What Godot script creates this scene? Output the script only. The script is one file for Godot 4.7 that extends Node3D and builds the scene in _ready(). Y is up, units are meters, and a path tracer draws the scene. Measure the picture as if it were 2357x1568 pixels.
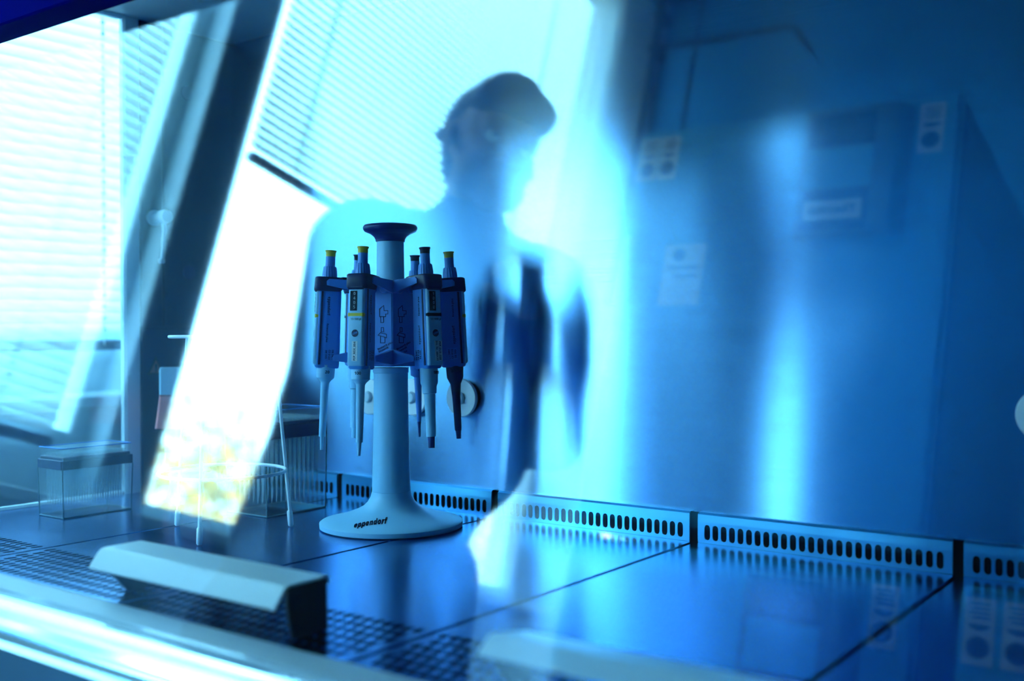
extends Node3D

const Y0 := 0.86            # height of the cabinet's work surface above the room floor
const W := 0.2794           # width of one lift-out tray
var M := {}
var fonts := {}
var mesh_cache := {}

func _ready():
	# ------------------------------------------------------------------ camera
	var cam := Camera3D.new()
	cam.name = "camera"
	var attr := CameraAttributesPhysical.new()
	attr.frustum_focal_length = 37.306
	attr.frustum_focus_distance = 1.235
	attr.frustum_near = 0.03
	attr.frustum_far = 200.0
	attr.exposure_aperture = 2.9
	cam.attributes = attr
	var b := Basis(Vector3.UP, 0.6386) * Basis(Vector3.RIGHT, -0.0063) * Basis(Vector3.BACK, -0.0035)
	cam.transform = Transform3D(b, Vector3(1.3785, Y0 + 0.2325, 1.0702))
	add_child(cam)
	# ------------------------------------------------------------------ sky, sun, exposure
	var env := Environment.new()
	env.tonemap_mode = Environment.TONE_MAPPER_LINEAR
	env.tonemap_exposure = 1.3
	env.sdfgi_enabled = true
	env.ssao_enabled = true
	env.ssil_enabled = true
	var sky := Sky.new()
	var ps := ProceduralSkyMaterial.new()
	ps.sky_top_color = lin(4.6, 13.8, 20.0)
	ps.sky_horizon_color = lin(5.8, 16.5, 23.0)
	ps.ground_horizon_color = lin(1.6, 4.0, 6.0)
	ps.ground_bottom_color = lin(0.6, 2.0, 4.0)
	ps.sun_angle_max = 0.1
	sky.sky_material = ps
	env.background_mode = Environment.BG_SKY
	env.sky = sky
	var we := WorldEnvironment.new()
	we.name = "surroundings"
	we.environment = env
	add_child(we)
	var sun := DirectionalLight3D.new()
	sun.name = "sun"
	sun.light_color = Color(1.0, 0.86, 0.55)
	sun.light_energy = 16.0
	sun.shadow_enabled = true
	sun.sky_mode = DirectionalLight3D.SKY_MODE_LIGHT_ONLY
	sun.rotation = Vector3(deg_to_rad(-38), deg_to_rad(70), 0)
	add_child(sun)
	materials()
	room()
	cabinet()
	for k in 5:
		tray(k)
	armrest(0.5225, 0.7665, "white bent metal arm rest standing complete on the slotted intake grille at the left")
	armrest(0.9680, 1.2120, "white bent metal arm rest cut off by the bottom edge, right of the other one", 0.2, 0.82, 0.016)
	carousel()
	tip_box(Vector3(0.1000, 0, 0.2880), Vector3(0.0578, 0.089, 0.100), 0.0621, 0.0737, "clear tip box with dark blue rim in front of the side window")
	tip_box(Vector3(0.2900, 0, 0.1290), Vector3(0.0810, 0.136, 0.104), 0.0985, 0.1160, "tall clear tip box with blue rim behind the wire stand")
	wire_stand()
	pink_boxes()
	incubators()
	pipes()
	person()
	outside()

# ====================================================================== helpers
func lin(r: float, g: float, bl: float) -> Color:
	return Color(r, g, bl).linear_to_srgb()

func mat(called: String, c: Color, rough := 0.5, metal := 0.0) -> StandardMaterial3D:
	var m := StandardMaterial3D.new()
	m.resource_name = called
	m.albedo_color = c
	m.roughness = rough
	m.metallic = metal
	M[called] = m
	return m

func materials():
	var streak := Image.create(512, 512, false, Image.FORMAT_RGB8)
	var fine := Image.create(512, 512, false, Image.FORMAT_RGB8)
	var rng := RandomNumberGenerator.new()
	rng.seed = 11
	var n1 := FastNoiseLite.new()
	n1.seed = 5
	n1.frequency = 0.35
	for y in 512:
		var base := rng.randf_range(0.47, 0.53)
		for x in 512:
			var v := base + 0.06 * n1.get_noise_2d(x * 0.06, y * 3.0)
			streak.set_pixel(x, y, Color(v, v, v))
			var w := 0.5 + 0.5 * n1.get_noise_2d(x * 1.0, y * 1.3 + 900.0) * 0.8
			fine.set_pixel(x, y, Color(w, w, w))
	var tx := ImageTexture.create_from_image(streak)
	var tf := ImageTexture.create_from_image(fine)
	var m := mat("wall_steel", Color(0.52, 0.71, 0.88), 0.44, 1.0)
	m.roughness_texture = tx
	m.uv1_scale = Vector3(1.5, 3, 1)
	m.anisotropy_enabled = true
	m.anisotropy = -1.0
	m = mat("tray_steel", Color(0.18, 0.46, 0.72), 0.20, 1.0)
	m.heightmap_enabled = true
	m.heightmap_texture = tf
	m.heightmap_scale = 0.012
	m.heightmap_deep_parallax = false
	m.uv1_scale = Vector3(5, 5, 1)
	mat("flange_steel", Color(0.40, 0.76, 0.92), 0.30, 1.0)
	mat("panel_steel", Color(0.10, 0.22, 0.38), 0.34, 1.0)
	mat("chrome", Color(0.85, 0.90, 0.94), 0.13, 1.0)
	mat("pale_metal", Color(0.80, 0.86, 0.90), 0.45)
	mat("white_paint", Color(0.88, 0.92, 0.94), 0.42)
	mat("armrest_paint", Color(0.95, 0.98, 0.98), 0.30)
	mat("black", Color(0.012, 0.015, 0.03), 0.5)
	mat("void", Color(0.004, 0.004, 0.008), 0.9)
	mat("navy_header", lin(0.0, 0.001, 0.11), 0.8).metallic_specular = 0.05
	mat("hole_cap", Color(0.03, 0.10, 0.42), 0.5)
	mat("frame_paint", Color(0.82, 0.90, 0.94), 0.5)
	mat("plastic", Color(0.28, 0.58, 0.90), 0.38)
	mat("stand_plastic", Color(0.62, 0.85, 0.97), 0.40)
	mat("hub_plastic", Color(0.28, 0.54, 0.85), 0.42)
	mat("grey_plastic", Color(0.06, 0.16, 0.44), 0.42)
	mat("collar_plastic", Color(0.015, 0.06, 0.30), 0.40)
	mat("knob_blue", lin(0.0, 0.004, 0.16), 0.36)
	mat("cap_blue", Color(0.01, 0.02, 0.20), 0.35)
	mat("cap_yellow", Color(0.93, 0.80, 0.10), 0.40)
	mat("print", Color(0.02, 0.05, 0.24), 0.6)
	mat("label_white", Color(0.92, 0.95, 0.96), 0.6)
	mat("screen_dark", Color(0.01, 0.02, 0.05), 0.2)
	mat("rim_blue", lin(0.0, 0.002, 0.07), 0.4)
	mat("wire_white", Color(0.97, 0.98, 0.98), 0.30)
	mat("pink", Color(1.0, 0.58, 0.58), 0.6)
	mat("pale_box", Color(0.70, 0.86, 0.95), 0.5)
	mat("warn_orange", Color(0.72, 0.42, 0.30), 0.6)
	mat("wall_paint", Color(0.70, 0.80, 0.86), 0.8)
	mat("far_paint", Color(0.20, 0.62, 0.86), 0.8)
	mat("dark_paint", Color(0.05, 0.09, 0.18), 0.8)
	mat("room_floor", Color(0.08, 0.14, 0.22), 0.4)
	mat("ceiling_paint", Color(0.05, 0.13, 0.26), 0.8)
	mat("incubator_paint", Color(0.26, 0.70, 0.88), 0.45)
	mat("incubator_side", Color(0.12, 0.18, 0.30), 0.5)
	mat("bezel", Color(0.30, 0.48, 0.55), 0.4)
	mat("dot_green", Color(0.06, 0.10, 0.04), 0.5)
	mat("pipe_dark", Color(0.02, 0.04, 0.08), 0.6)
	mat("coat_cloth", Color(0.11, 0.16, 0.24), 0.9)
	mat("trouser_cloth", Color(0.04, 0.05, 0.09), 0.9)
	mat("shoe", Color(0.03, 0.03, 0.04), 0.5)
	mat("hair", Color(0.04, 0.035, 0.03), 0.7)
	m = mat("skin", Color(0.62, 0.44, 0.36), 0.55)
	m = mat("slat", Color(0.83, 0.95, 0.97), 0.6)
	m.backlight_enabled = true
	m.backlight = Color(1, 1, 1)
	mat("rail_dark", Color(0.06, 0.14, 0.42), 0.5)
	mat("cord", Color(0.95, 0.97, 0.97), 0.5)
	m = mat("leaf", Color(0.62, 0.58, 0.22), 0.7)
	m.backlight_enabled = true
	m.backlight = Color(0.6, 0.6, 0.6)
	mat("bark", Color(0.30, 0.22, 0.15), 0.9)
	mat("lawn", Color(0.40, 0.42, 0.24), 0.95)
	mat("facade", Color(0.66, 0.72, 0.74), 0.9)
	for g in [["sash_glass", 0.001], ["window_glass", 0.005], ["side_glass", 0.004], ["box_clear", 0.025], ["tip_clear", 0.22]]:
		m = mat(g[0], Color(0.86, 0.96, 0.97, g[1]), 0.03)
		m.transparency = BaseMaterial3D.TRANSPARENCY_ALPHA

func numbered(parent: Node, called: String) -> String:
	if not parent.has_node(NodePath(called)):
		return called
	var i := 1
	while parent.has_node(NodePath("%s_%03d" % [called, i])):
		i += 1
	return "%s_%03d" % [called, i]

func thing(called: String, label: String, category: String, at := Vector3.ZERO, turn := 0.0, group := "") -> Node3D:
	var o := Node3D.new()
	o.name = numbered(self, called)
	add_child(o)
	o.position = at
	o.rotation.y = turn
	tag(o, label, category, group)
	return o

func tag(o: Node, label: String, category: String, group := ""):
	o.set_meta("label", label)
	o.set_meta("category", category)
	if group:
		o.set_meta("group", group)

func new_st() -> SurfaceTool:
	var st := SurfaceTool.new()
	st.begin(Mesh.PRIMITIVE_TRIANGLES)
	st.set_smooth_group(-1)
	return st

func obj(called: String, st, material: String, parent: Node = self, xf := Transform3D()) -> MeshInstance3D:
	var mi := MeshInstance3D.new()
	if st is SurfaceTool:
		st.generate_normals()
		mi.mesh = st.commit()
	else:
		mi.mesh = st
	mi.material_override = M[material]
	mi.name = called
	mi.transform = xf
	parent.add_child(mi, true)
	if String(mi.name) != called:
		mi.name = numbered(parent, called)
	return mi

func struct(called: String, st, material: String, label := "") -> MeshInstance3D:
	var o := obj(called, st, material)
	o.set_meta("kind", "structure")
	if label:
		o.set_meta("label", label)
	return o

func tri(st: SurfaceTool, a: Vector3, b: Vector3, c: Vector3):   # counter-clockwise from outside
	st.add_vertex(a); st.add_vertex(c); st.add_vertex(b)

func quad(st: SurfaceTool, a: Vector3, b: Vector3, c: Vector3, d: Vector3):
	tri(st, a, b, c); tri(st, a, c, d)

func uvquad(st: SurfaceTool, p: Array, uv: Array):
	for i in [0, 2, 1, 0, 3, 2]:
		st.set_uv(uv[i]); st.add_vertex(p[i])

func box(st: SurfaceTool, lo: Vector3, hi: Vector3, bev := 0.0, xf := Transform3D()):
	var c := (lo + hi) / 2.0
	var h := (hi - lo) / 2.0
	var bb := minf(bev, minf(h.x, minf(h.y, h.z)) * 0.9)
	if bb <= 0.0:
		var v := []
		for i in 8:
			v.append(xf * (c + Vector3(h.x if i & 1 else -h.x, h.y if i & 2 else -h.y, h.z if i & 4 else -h.z)))
		quad(st, v[0], v[4], v[6], v[2]); quad(st, v[1], v[3], v[7], v[5])
		quad(st, v[0], v[1], v[5], v[4]); quad(st, v[2], v[6], v[7], v[3])
		quad(st, v[0], v[2], v[3], v[1]); quad(st, v[4], v[5], v[7], v[6])
		return
	var axes := [Vector3.RIGHT, Vector3.UP, Vector3.BACK]
	# for each corner sign, three points (inset on the other two axes)
	var P := {}
	for sx in [-1, 1]:
		for sy in [-1, 1]:
			for sz in [-1, 1]:
				var s := Vector3(sx, sy, sz)
				for a in 3:
					var q := Vector3(h.x - bb, h.y - bb, h.z - bb)
					q[a] = h[a]
					P[[sx, sy, sz, a]] = xf * (c + q * s)
				var p0: Vector3 = P[[sx, sy, sz, 0]]
				var p1: Vector3 = P[[sx, sy, sz, 1]]
				var p2: Vector3 = P[[sx, sy, sz, 2]]
				if sx * sy * sz > 0: tri(st, p0, p1, p2)
				else: tri(st, p0, p2, p1)
	for a in 3:
		var u := (a + 1) % 3
		var w := (a + 2) % 3
		for s in [-1, 1]:
			var q := []
			for uv in [[-1, -1], [1, -1], [1, 1], [-1, 1]]:
				var k := [0, 0, 0, a]
				k[a] = s; k[u] = uv[0]; k[w] = uv[1]
				q.append(P[k])
			if s > 0: quad(st, q[0], q[1], q[2], q[3])
			else: quad(st, q[0], q[3], q[2], q[1])
		# edges running along axis a, between faces u and w
		for su in [-1, 1]:
			for sw in [-1, 1]:
				var e := []
				for t in [[-1, u], [1, u], [1, w], [-1, w]]:
					var k2 := [0, 0, 0, t[1]]
					k2[a] = t[0]; k2[u] = su; k2[w] = sw
					e.append(P[k2])
				if su * sw > 0: quad(st, e[0], e[3], e[2], e[1])
				else: quad(st, e[0], e[1], e[2], e[3])

func lathe(st: SurfaceTool, prof: Array, xf := Transform3D(), seg := 32):   # profile of (radius, y), going up = outside
	var group := 1
	for i in prof.size() - 1:
		var p: Vector2 = prof[i]
		var q: Vector2 = prof[i + 1]
		if i > 0:
			var d0: Vector2 = (p - prof[i - 1]).normalized()
			var d1: Vector2 = (q - p).normalized()
			if d0.dot(d1) < 0.80: group += 1
		st.set_smooth_group(group)
		for k in seg:
			var a := TAU * k / seg
			var e := TAU * (k + 1) / seg
			var A := xf * Vector3(p.x * sin(a), p.y, p.x * cos(a))
			var B := xf * Vector3(p.x * sin(e), p.y, p.x * cos(e))
			var C := xf * Vector3(q.x * sin(e), q.y, q.x * cos(e))
			var D := xf * Vector3(q.x * sin(a), q.y, q.x * cos(a))
			if p.x > 1e-6: tri(st, A, B, C if q.x > 1e-6 else D)
			if q.x > 1e-6: tri(st, A if p.x > 1e-6 else A, C, D)
	st.set_smooth_group(-1)

func prism(st: SurfaceTool, poly: PackedVector2Array, z0: float, z1: float, xf := Transform3D()):   # poly in xy, extruded along z
	var p := poly
	if Geometry2D.is_polygon_clockwise(p):
		p = p.duplicate(); p.reverse()
	# Geometry2D calls clockwise with y up; make it counter-clockwise by area
	var area := 0.0
	for i in p.size():
		area += p[i].cross(p[(i + 1) % p.size()])
	if area < 0: p.reverse()
	var idx := Geometry2D.triangulate_polygon(p)
	for i in range(0, idx.size(), 3):
		var a := p[idx[i]]
		var b2 := p[idx[i + 1]]
		var c := p[idx[i + 2]]
		if (b2 - a).cross(c - a) < 0:
			var t := b2; b2 = c; c = t
		tri(st, xf * Vector3(a.x, a.y, z1), xf * Vector3(b2.x, b2.y, z1), xf * Vector3(c.x, c.y, z1))
		tri(st, xf * Vector3(a.x, a.y, z0), xf * Vector3(c.x, c.y, z0), xf * Vector3(b2.x, b2.y, z0))
	for i in p.size():
		var a := p[i]
		var e := p[(i + 1) % p.size()]
		quad(st, xf * Vector3(a.x, a.y, z0), xf * Vector3(e.x, e.y, z0), xf * Vector3(e.x, e.y, z1), xf * Vector3(a.x, a.y, z1))

func tube(st: SurfaceTool, pts: Array, r, seg := 8, closed := false):
	var n := pts.size()
	var rings := []
	var up := Vector3.UP
	for i in n:
		var d: Vector3
		if closed: d = pts[(i + 1) % n] - pts[(i - 1 + n) % n]
		else: d = pts[mini(i + 1, n - 1)] - pts[maxi(i - 1, 0)]
		d = d.normalized()
		if i == 0: up = Vector3.RIGHT if absf(d.y) > 0.9 else Vector3.UP
		var s := d.cross(up).normalized()
		up = s.cross(d).normalized()
		var ring := []
		var rr: float = r[i] if r is Array else r
		for k in seg:
			var a := TAU * k / seg
			ring.append(pts[i] + (s * cos(a) + up * sin(a)) * rr)
		rings.append(ring)
	loft(st, rings, closed, not closed)

func loft(st: SurfaceTool, rings: Array, closed := false, caps := true, flip := false):
	var n := rings.size()
	var m: int = rings[0].size()
	st.set_smooth_group(1)
	for i in (n if closed else n - 1):
		var A: Array = rings[i]
		var B: Array = rings[(i + 1) % n]
		for k in m:
			var k2 := (k + 1) % m
			if flip: quad(st, A[k], A[k2], B[k2], B[k])
			else: quad(st, A[k], B[k], B[k2], A[k2])
	st.set_smooth_group(-1)
	if caps:
		for e in [0, n - 1]:
			var c := Vector3.ZERO
			for v in rings[e]: c += v / m
			for k in m:
				var first: bool = (e == 0) != flip
				if first: tri(st, c, rings[e][k], rings[e][(k + 1) % m])
				else: tri(st, c, rings[e][(k + 1) % m], rings[e][k])

func rrect(w: float, d: float, r: float, y: float, zc := 0.0, steps := 4) -> Array:   # rounded rectangle ring in xz, seen from above counter-clockwise reversed for loft upwards
	var out := []
	for c in 4:
		var cx: float = [w - r, -(w - r), -(w - r), w - r][c]
		var cz: float = [d - r, d - r, -(d - r), -(d - r)][c]
		for k in steps + 1:
			var a := PI / 2 * c + PI / 2 * k / steps
			out.append(Vector3(cx + r * cos(a), y, zc + cz + r * sin(a)))
	return out

func text(called: String, words: String, height: float, material: String, parent: Node, xf: Transform3D, bold := true, depth := 0.0004, face := "Droid Sans", center := true) -> MeshInstance3D:
	var key := "%s%s" % [face, bold]
	if not fonts.has(key):
		var f := SystemFont.new()
		f.font_names = PackedStringArray([face])
		f.font_weight = 700 if bold else 400
		fonts[key] = f
	var t := TextMesh.new()
	t.text = words
	t.font = fonts[key]
	t.font_size = 32
	t.pixel_size = height / 24.0
	t.depth = depth
	t.curve_step = 1.5
	if not center: t.horizontal_alignment = HORIZONTAL_ALIGNMENT_LEFT
	return obj(called, t, material, parent, xf)

# ====================================================================== the room
func at_y(y: float) -> float:
	return Y0 + y

func wall_with_holes(st: SurfaceTool, u0: float, u1: float, y0: float, y1: float, holes: Array, place: Callable):
	# holes: [ua, ub, ya, yb] sorted by u; place(u, y0, u2, y2) adds a solid box
	var u := u0
	for h in holes:
		place.call(u, y0, h[0], y1)
		place.call(h[0], y0, h[1], h[2])
		place.call(h[0], h[3], h[1], y1)
		u = h[1]
	place.call(u, y0, u1, y1)

func room():
	var xl := -0.42
	var zf := 2.86
	var top := 3.12
	var st := new_st()
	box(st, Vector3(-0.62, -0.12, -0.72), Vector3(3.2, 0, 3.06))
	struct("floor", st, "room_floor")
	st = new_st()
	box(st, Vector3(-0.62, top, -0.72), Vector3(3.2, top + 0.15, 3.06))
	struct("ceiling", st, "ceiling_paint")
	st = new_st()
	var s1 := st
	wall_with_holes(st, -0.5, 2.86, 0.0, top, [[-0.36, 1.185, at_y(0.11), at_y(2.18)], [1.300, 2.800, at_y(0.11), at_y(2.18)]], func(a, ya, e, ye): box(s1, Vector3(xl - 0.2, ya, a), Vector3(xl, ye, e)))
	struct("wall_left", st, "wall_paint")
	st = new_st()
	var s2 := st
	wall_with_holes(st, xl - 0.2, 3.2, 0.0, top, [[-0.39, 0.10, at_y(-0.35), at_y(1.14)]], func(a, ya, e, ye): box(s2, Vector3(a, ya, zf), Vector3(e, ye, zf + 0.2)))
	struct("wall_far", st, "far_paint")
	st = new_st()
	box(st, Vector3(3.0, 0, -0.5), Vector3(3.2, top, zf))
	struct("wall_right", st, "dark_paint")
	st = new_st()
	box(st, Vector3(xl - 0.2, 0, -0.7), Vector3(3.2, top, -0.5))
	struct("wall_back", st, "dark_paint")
	st = new_st()
	box(st, Vector3(xl, 0, -0.5), Vector3(xl + 0.014, 0.09, zf), 0.004)
	struct("baseboard_left", st, "dark_paint")
	window(1, -0.36, 1.185, 0.11, 2.18, 0.135)
	window(2, 1.300, 2.690, 0.11, 2.18, 0.04)
	# splayed white reveal on the far side of the second window
	st = new_st()
	prism(st, PackedVector2Array([Vector2(-0.62, -2.672), Vector2(-0.492, -2.672), Vector2(-0.42, -2.800), Vector2(-0.62, -2.800)]), at_y(0.11), at_y(2.18), Transform3D(Basis(Vector3.RIGHT, -PI / 2), Vector3.ZERO))
	struct("trim_1", st, "white_paint")
	# narrow glazed opening in the far wall, left of the incubators
	st = new_st()
	var fw := 0.022
	for q in [[-0.39, -0.35, -0.39 + fw, 1.14], [0.10 - fw, -0.35, 0.10, 1.14], [-0.39 + fw, -0.35, 0.10 - fw, -0.35 + fw], [-0.39 + fw, 1.14 - fw, 0.10 - fw, 1.14]]:
		box(st, Vector3(q[0], at_y(q[1]), zf + 0.05), Vector3(q[2], at_y(q[3]), zf + 0.10), 0.003)
	var w3 := struct("window_3", st, "frame_paint")
	st = new_st()
	box(st, Vector3(-0.39 + fw, at_y(-0.35 + fw), zf + 0.07), Vector3(0.10 - fw, at_y(1.14 - fw), zf + 0.076))
	obj("pane", st, "window_glass", w3)
	blind("venetian blind lowered almost to the sill of the window beside the cabinet", -0.345, 1.092, 0.226, 2.15, -0.08, 72.0)
	blind("venetian blind half lowered over the second window behind the person", 1.340, 2.640, 0.930, 2.15, 2.25, 64.0)

func window(n: int, z0: float, z1: float, y0: float, y1: float, low: float):
	var st := new_st()
	var x := -0.52
	var f := 0.04
	box(st, Vector3(x - 0.03, at_y(y0), z0), Vector3(x + 0.03, at_y(y1), z0 + f), 0.004)
	box(st, Vector3(x - 0.03, at_y(y0), z1 - f), Vector3(x + 0.03, at_y(y1), z1), 0.004)
	box(st, Vector3(x - 0.03, at_y(y0), z0 + f), Vector3(x + 0.03, at_y(y0) + low, z1 - f), 0.004)
	box(st, Vector3(x - 0.03, at_y(y1) - f, z0 + f), Vector3(x + 0.03, at_y(y1), z1 - f), 0.004)
	var w := struct("window_%d" % n, st, "frame_paint")
	st = new_st()
	box(st, Vector3(x - 0.004, at_y(y0) + low, z0 + f), Vector3(x + 0.004, at_y(y1) - f, z1 - f))
	obj("pane", st, "window_glass", w)
	st = new_st()
	box(st, Vector3(x + 0.03, at_y(y0) - 0.012, z0 - 0.02), Vector3(-0.385, at_y(y0) + 0.014, z1 + 0.02), 0.004)
	obj("window_sill", st, "frame_paint", w)

func blind(label: String, z0: float, z1: float, yb: float, yt: float, zcord: float, tilt: float):
	var x := -0.452
	var t := thing("venetian_blind", label, "blind", Vector3(x, at_y(yb) - 0.022, (z0 + z1) / 2))
	var hl := (z1 - z0) / 2
	var H := yt - yb + 0.022
	var st := new_st()
	box(st, Vector3(-0.018, H - 0.012, -hl), Vector3(0.018, H + 0.02, hl), 0.003)
	obj("head_rail", st, "frame_paint", t)
	st = new_st()
	box(st, Vector3(-0.012, 0.0, -hl), Vector3(0.012, 0.020, hl), 0.004)
	obj("bottom_rail", st, "rail_dark", t)
	# one slat: a shallow arched strip, 25 mm wide
	st = new_st()
	var top := []
	var a := deg_to_rad(tilt)
	for k in 5:
		var u := -0.0125 + 0.025 * k / 4.0
		var h := 0.0022 * (1.0 - pow(u / 0.0125, 2.0))
		top.append(Vector2(u * cos(a) - h * sin(a), -u * sin(a) * 1.0 + h * cos(a)))
	var ring := []
	for k in 5: ring.append(top[k] + Vector2(0.0, 0.0003))
	for k in 5: ring.append(top[4 - k] - Vector2(0.0, 0.0003))
	prism(st, PackedVector2Array(ring), -hl, hl)
	st.generate_normals()
	var sm := st.commit()
	var y := 0.040
	while y < H - 0.012:
		obj("slat", sm, "slat", t, Transform3D(Basis(), Vector3(0, y, 0)))
		y += 0.0215
	# ladder cords with their small loops
	for zc in [-hl + 0.12, zcord - (z0 + z1) / 2, hl - 0.12]:
		st = new_st()
		tube(st, [Vector3(0.015, 0.01, zc), Vector3(0.015, H, zc)], 0.0012, 6)
		var yy := 0.04
		while yy < H - 0.012:
			box(st, Vector3(0.012, yy - 0.003, zc - 0.004), Vector3(0.018, yy + 0.003, zc + 0.004), 0.001)
			yy += 0.0215
		obj("ladder_cord", st, "cord", t)

# ====================================================================== the cabinet
func cabinet():
	var t := thing("safety_cabinet", "stainless steel laminar flow cabinet with sloping glass sash around the pipettes", "cabinet", Vector3(0, Y0, 0))
	var X := 5 * W
	# back wall of brushed steel
	var st := new_st()
	uvquad(st, [Vector3(0, 0.0325, -0.004), Vector3(X, 0.0325, -0.004), Vector3(X, 0.71, -0.036), Vector3(0, 0.71, -0.036)], [Vector2(0, 0.73), Vector2(X, 0.73), Vector2(X, 0), Vector2(0, 0)])
	uvquad(st, [Vector3(X, 0.0325, -0.010), Vector3(0, 0.0325, -0.010), Vector3(0, 0.71, -0.042), Vector3(X, 0.71, -0.042)], [Vector2(0, 0.73), Vector2(X, 0.73), Vector2(X, 0), Vector2(0, 0)])
	obj("back_wall", st, "wall_steel", t)
	st = new_st()
	box(st, Vector3(-0.03, -0.10, -0.16), Vector3(X + 0.03, 1.10, -0.044))
	obj("rear_casing", st, "panel_steel", t)
	st = new_st()
	box(st, Vector3(0, -0.055, -0.043), Vector3(X, 0.032, -0.0425))
	obj("rear_duct", st, "void", t)
	# steel part of the left side wall: two sheets with a seam between them
	var sides := [[-0.043, 0.0955, 0.2455, 0.71], [0.0985, 0.136, 0.2455, 0.71], [-0.043, 0.136, -0.02, 0.2425]]
	for s in sides:
		st = new_st()
		box(st, Vector3(-0.006, s[2], s[0]), Vector3(0.0, s[3], s[1]), 0.001)
		obj("side_panel", st, "panel_steel", t)
	st = new_st()
	box(st, Vector3(-0.03, -0.02, -0.043), Vector3(-0.007, 0.71, 0.136))
	obj("side_casing", st, "panel_steel", t)
	# holes with blue plugs
	for h in [[0.3290, 0.0525], [0.6060, 0.0540]]:
		st = new_st()
		lathe(st, [Vector2(0, 0), Vector2(0.0105, 0), Vector2(0.0115, 0.001), Vector2(0.0105, 0.0028), Vector2(0, 0.0028)], Transform3D(Basis(Vector3.BACK, -PI / 2), Vector3(0, h[0], h[1])), 28)
		obj("hole_plug", st, "hole_cap", t)
	# service tap
	st = new_st()
	var tx := Transform3D(Basis(Vector3.BACK, -PI / 2), Vector3(0.0, 0.408, 0.115))
	lathe(st, [Vector2(0.012, 0), Vector2(0.012, 0.004), Vector2(0.006, 0.006), Vector2(0.006, 0.020), Vector2(0.010, 0.021), Vector2(0.011, 0.030), Vector2(0.009, 0.036), Vector2(0, 0.037)], tx, 24)
	var tap := obj("service_tap", st, "wire_white", t)
	st = new_st()
	tube(st, [Vector3(0.026, 0.408, 0.115), Vector3(0.030, 0.385, 0.1165), Vector3(0.030, 0.345, 0.121)], [0.0040, 0.0036, 0.0030], 10)
	box(st, Vector3(0.026, 0.338, 0.117), Vector3(0.034, 0.346, 0.126), 0.002)
	obj("spout", st, "pale_metal", tap)
	# warning triangle
	st = new_st()
	var tr := Transform3D(Basis(Vector3.UP, PI / 2), Vector3(0.0, 0.173, 0.112))
	prism(st, PackedVector2Array([Vector2(-0.016, 0), Vector2(0.016, 0), Vector2(0, 0.028)]), 0, 0.0006, tr)
	var ws := obj("warning_sticker", st, "black", t)
	st = new_st()
	prism(st, PackedVector2Array([Vector2(-0.0105, 0.003), Vector2(0.0105, 0.003), Vector2(0, 0.0215)]), 0.0005, 0.0010, tr)
	obj("orange_field", st, "warn_orange", ws)
	st = new_st()
	prism(st, PackedVector2Array([Vector2(-0.0012, 0.008), Vector2(0.0012, 0.008), Vector2(0.0020, 0.016), Vector2(-0.0020, 0.016)]), 0.0009, 0.0013, tr)
	box(st, Vector3(-0.0013, 0.0045, 0.0009), Vector3(0.0013, 0.0070, 0.0013), 0.0, tr)
	obj("exclamation_mark", st, "black", ws)
	# side windows with their frames, left and right
	for s in [0, 1]:
		var xo: float = -0.014 if s == 0 else X
		st = new_st()
		var z0 := 0.136
		var z1 := 0.60
		for q in [[z0, 0.163, -0.02, 0.715], [z1 - 0.02, z1, -0.02, 0.50], [0.163, z1 - 0.02, -0.02, 0.004], [0.163, z1 - 0.1, 0.695, 0.715]]:
			box(st, Vector3(xo, q[2], q[0]), Vector3(xo + 0.014, q[3], q[1]), 0.003)
		var f := obj("side_window_frame", st, "frame_paint", t)
		st = new_st()
		box(st, Vector3(xo + 0.004, 0.004, 0.163), Vector3(xo + 0.010, 0.695, 0.58))
		obj("side_pane", st, "side_glass", f)
	st = new_st()
	box(st, Vector3(X, -0.02, -0.043), Vector3(X + 0.03, 0.71, 0.136))
	obj("side_casing", st, "panel_steel", t)
	# ceiling: diffuser made of fine bars, with a solid plenum above
	st = new_st()
	var z := 0.0
	var x := 0.0
	while x < X:
		box(st, Vector3(x, 0.700, -0.034), Vector3(x + 0.0022, 0.704, 0.44))
		x += 0.0044
	var dif := obj("ceiling_diffuser", st, "pale_metal", t)
	dif.set_meta("kind", "stuff")
	st = new_st()
	box(st, Vector3(-0.03, 0.712, -0.043), Vector3(X + 0.03, 1.10, 0.462))
	obj("filter_housing", st, "panel_steel", t)
	st = new_st()
	box(st, Vector3(-0.03, 0.556, 0.462), Vector3(X + 0.03, 1.10, 0.50), 0.002)
	obj("front_header", st, "navy_header", t)
	# service knobs on the back wall
	for c in [[0.335, 0.1450], [0.416, 0.1470], [0.501, 0.1490], [1.192, 0.1560]]:
		st = new_st()
		var kx := Transform3D(Basis(Vector3.RIGHT, PI / 2), Vector3(c[0], c[1], -0.0085))
		lathe(st, [Vector2(0.0225, 0), Vector2(0.0225, 0.003), Vector2(0, 0.003)], kx, 40)
		var kn := obj("service_knob", st, "black", t)
		st = new_st()
		lathe(st, [Vector2(0.020, 0.003), Vector2(0.0240, 0.0045), Vector2(0.0250, 0.0075), Vector2(0.0240, 0.0095), Vector2(0.012, 0.0105), Vector2(0, 0.0105)], kx, 40)
		obj("knob_disc", st, "wire_white", kn)
		st = new_st()
		lathe(st, [Vector2(0.0085, 0.0105), Vector2(0.0085, 0.0125), Vector2(0.0065, 0.0150), Vector2(0, 0.0150)], kx, 8)
		obj("knob_hub", st, "pale_metal", kn)
	# pan under the trays
	st = new_st()
	box(st, Vector3(-0.03, -0.10, -0.012), Vector3(X + 0.03, -0.055, 0.60))
	obj("drain_pan", st, "void", t)
	# front rail: a swept stepped profile
	st = new_st()
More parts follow.
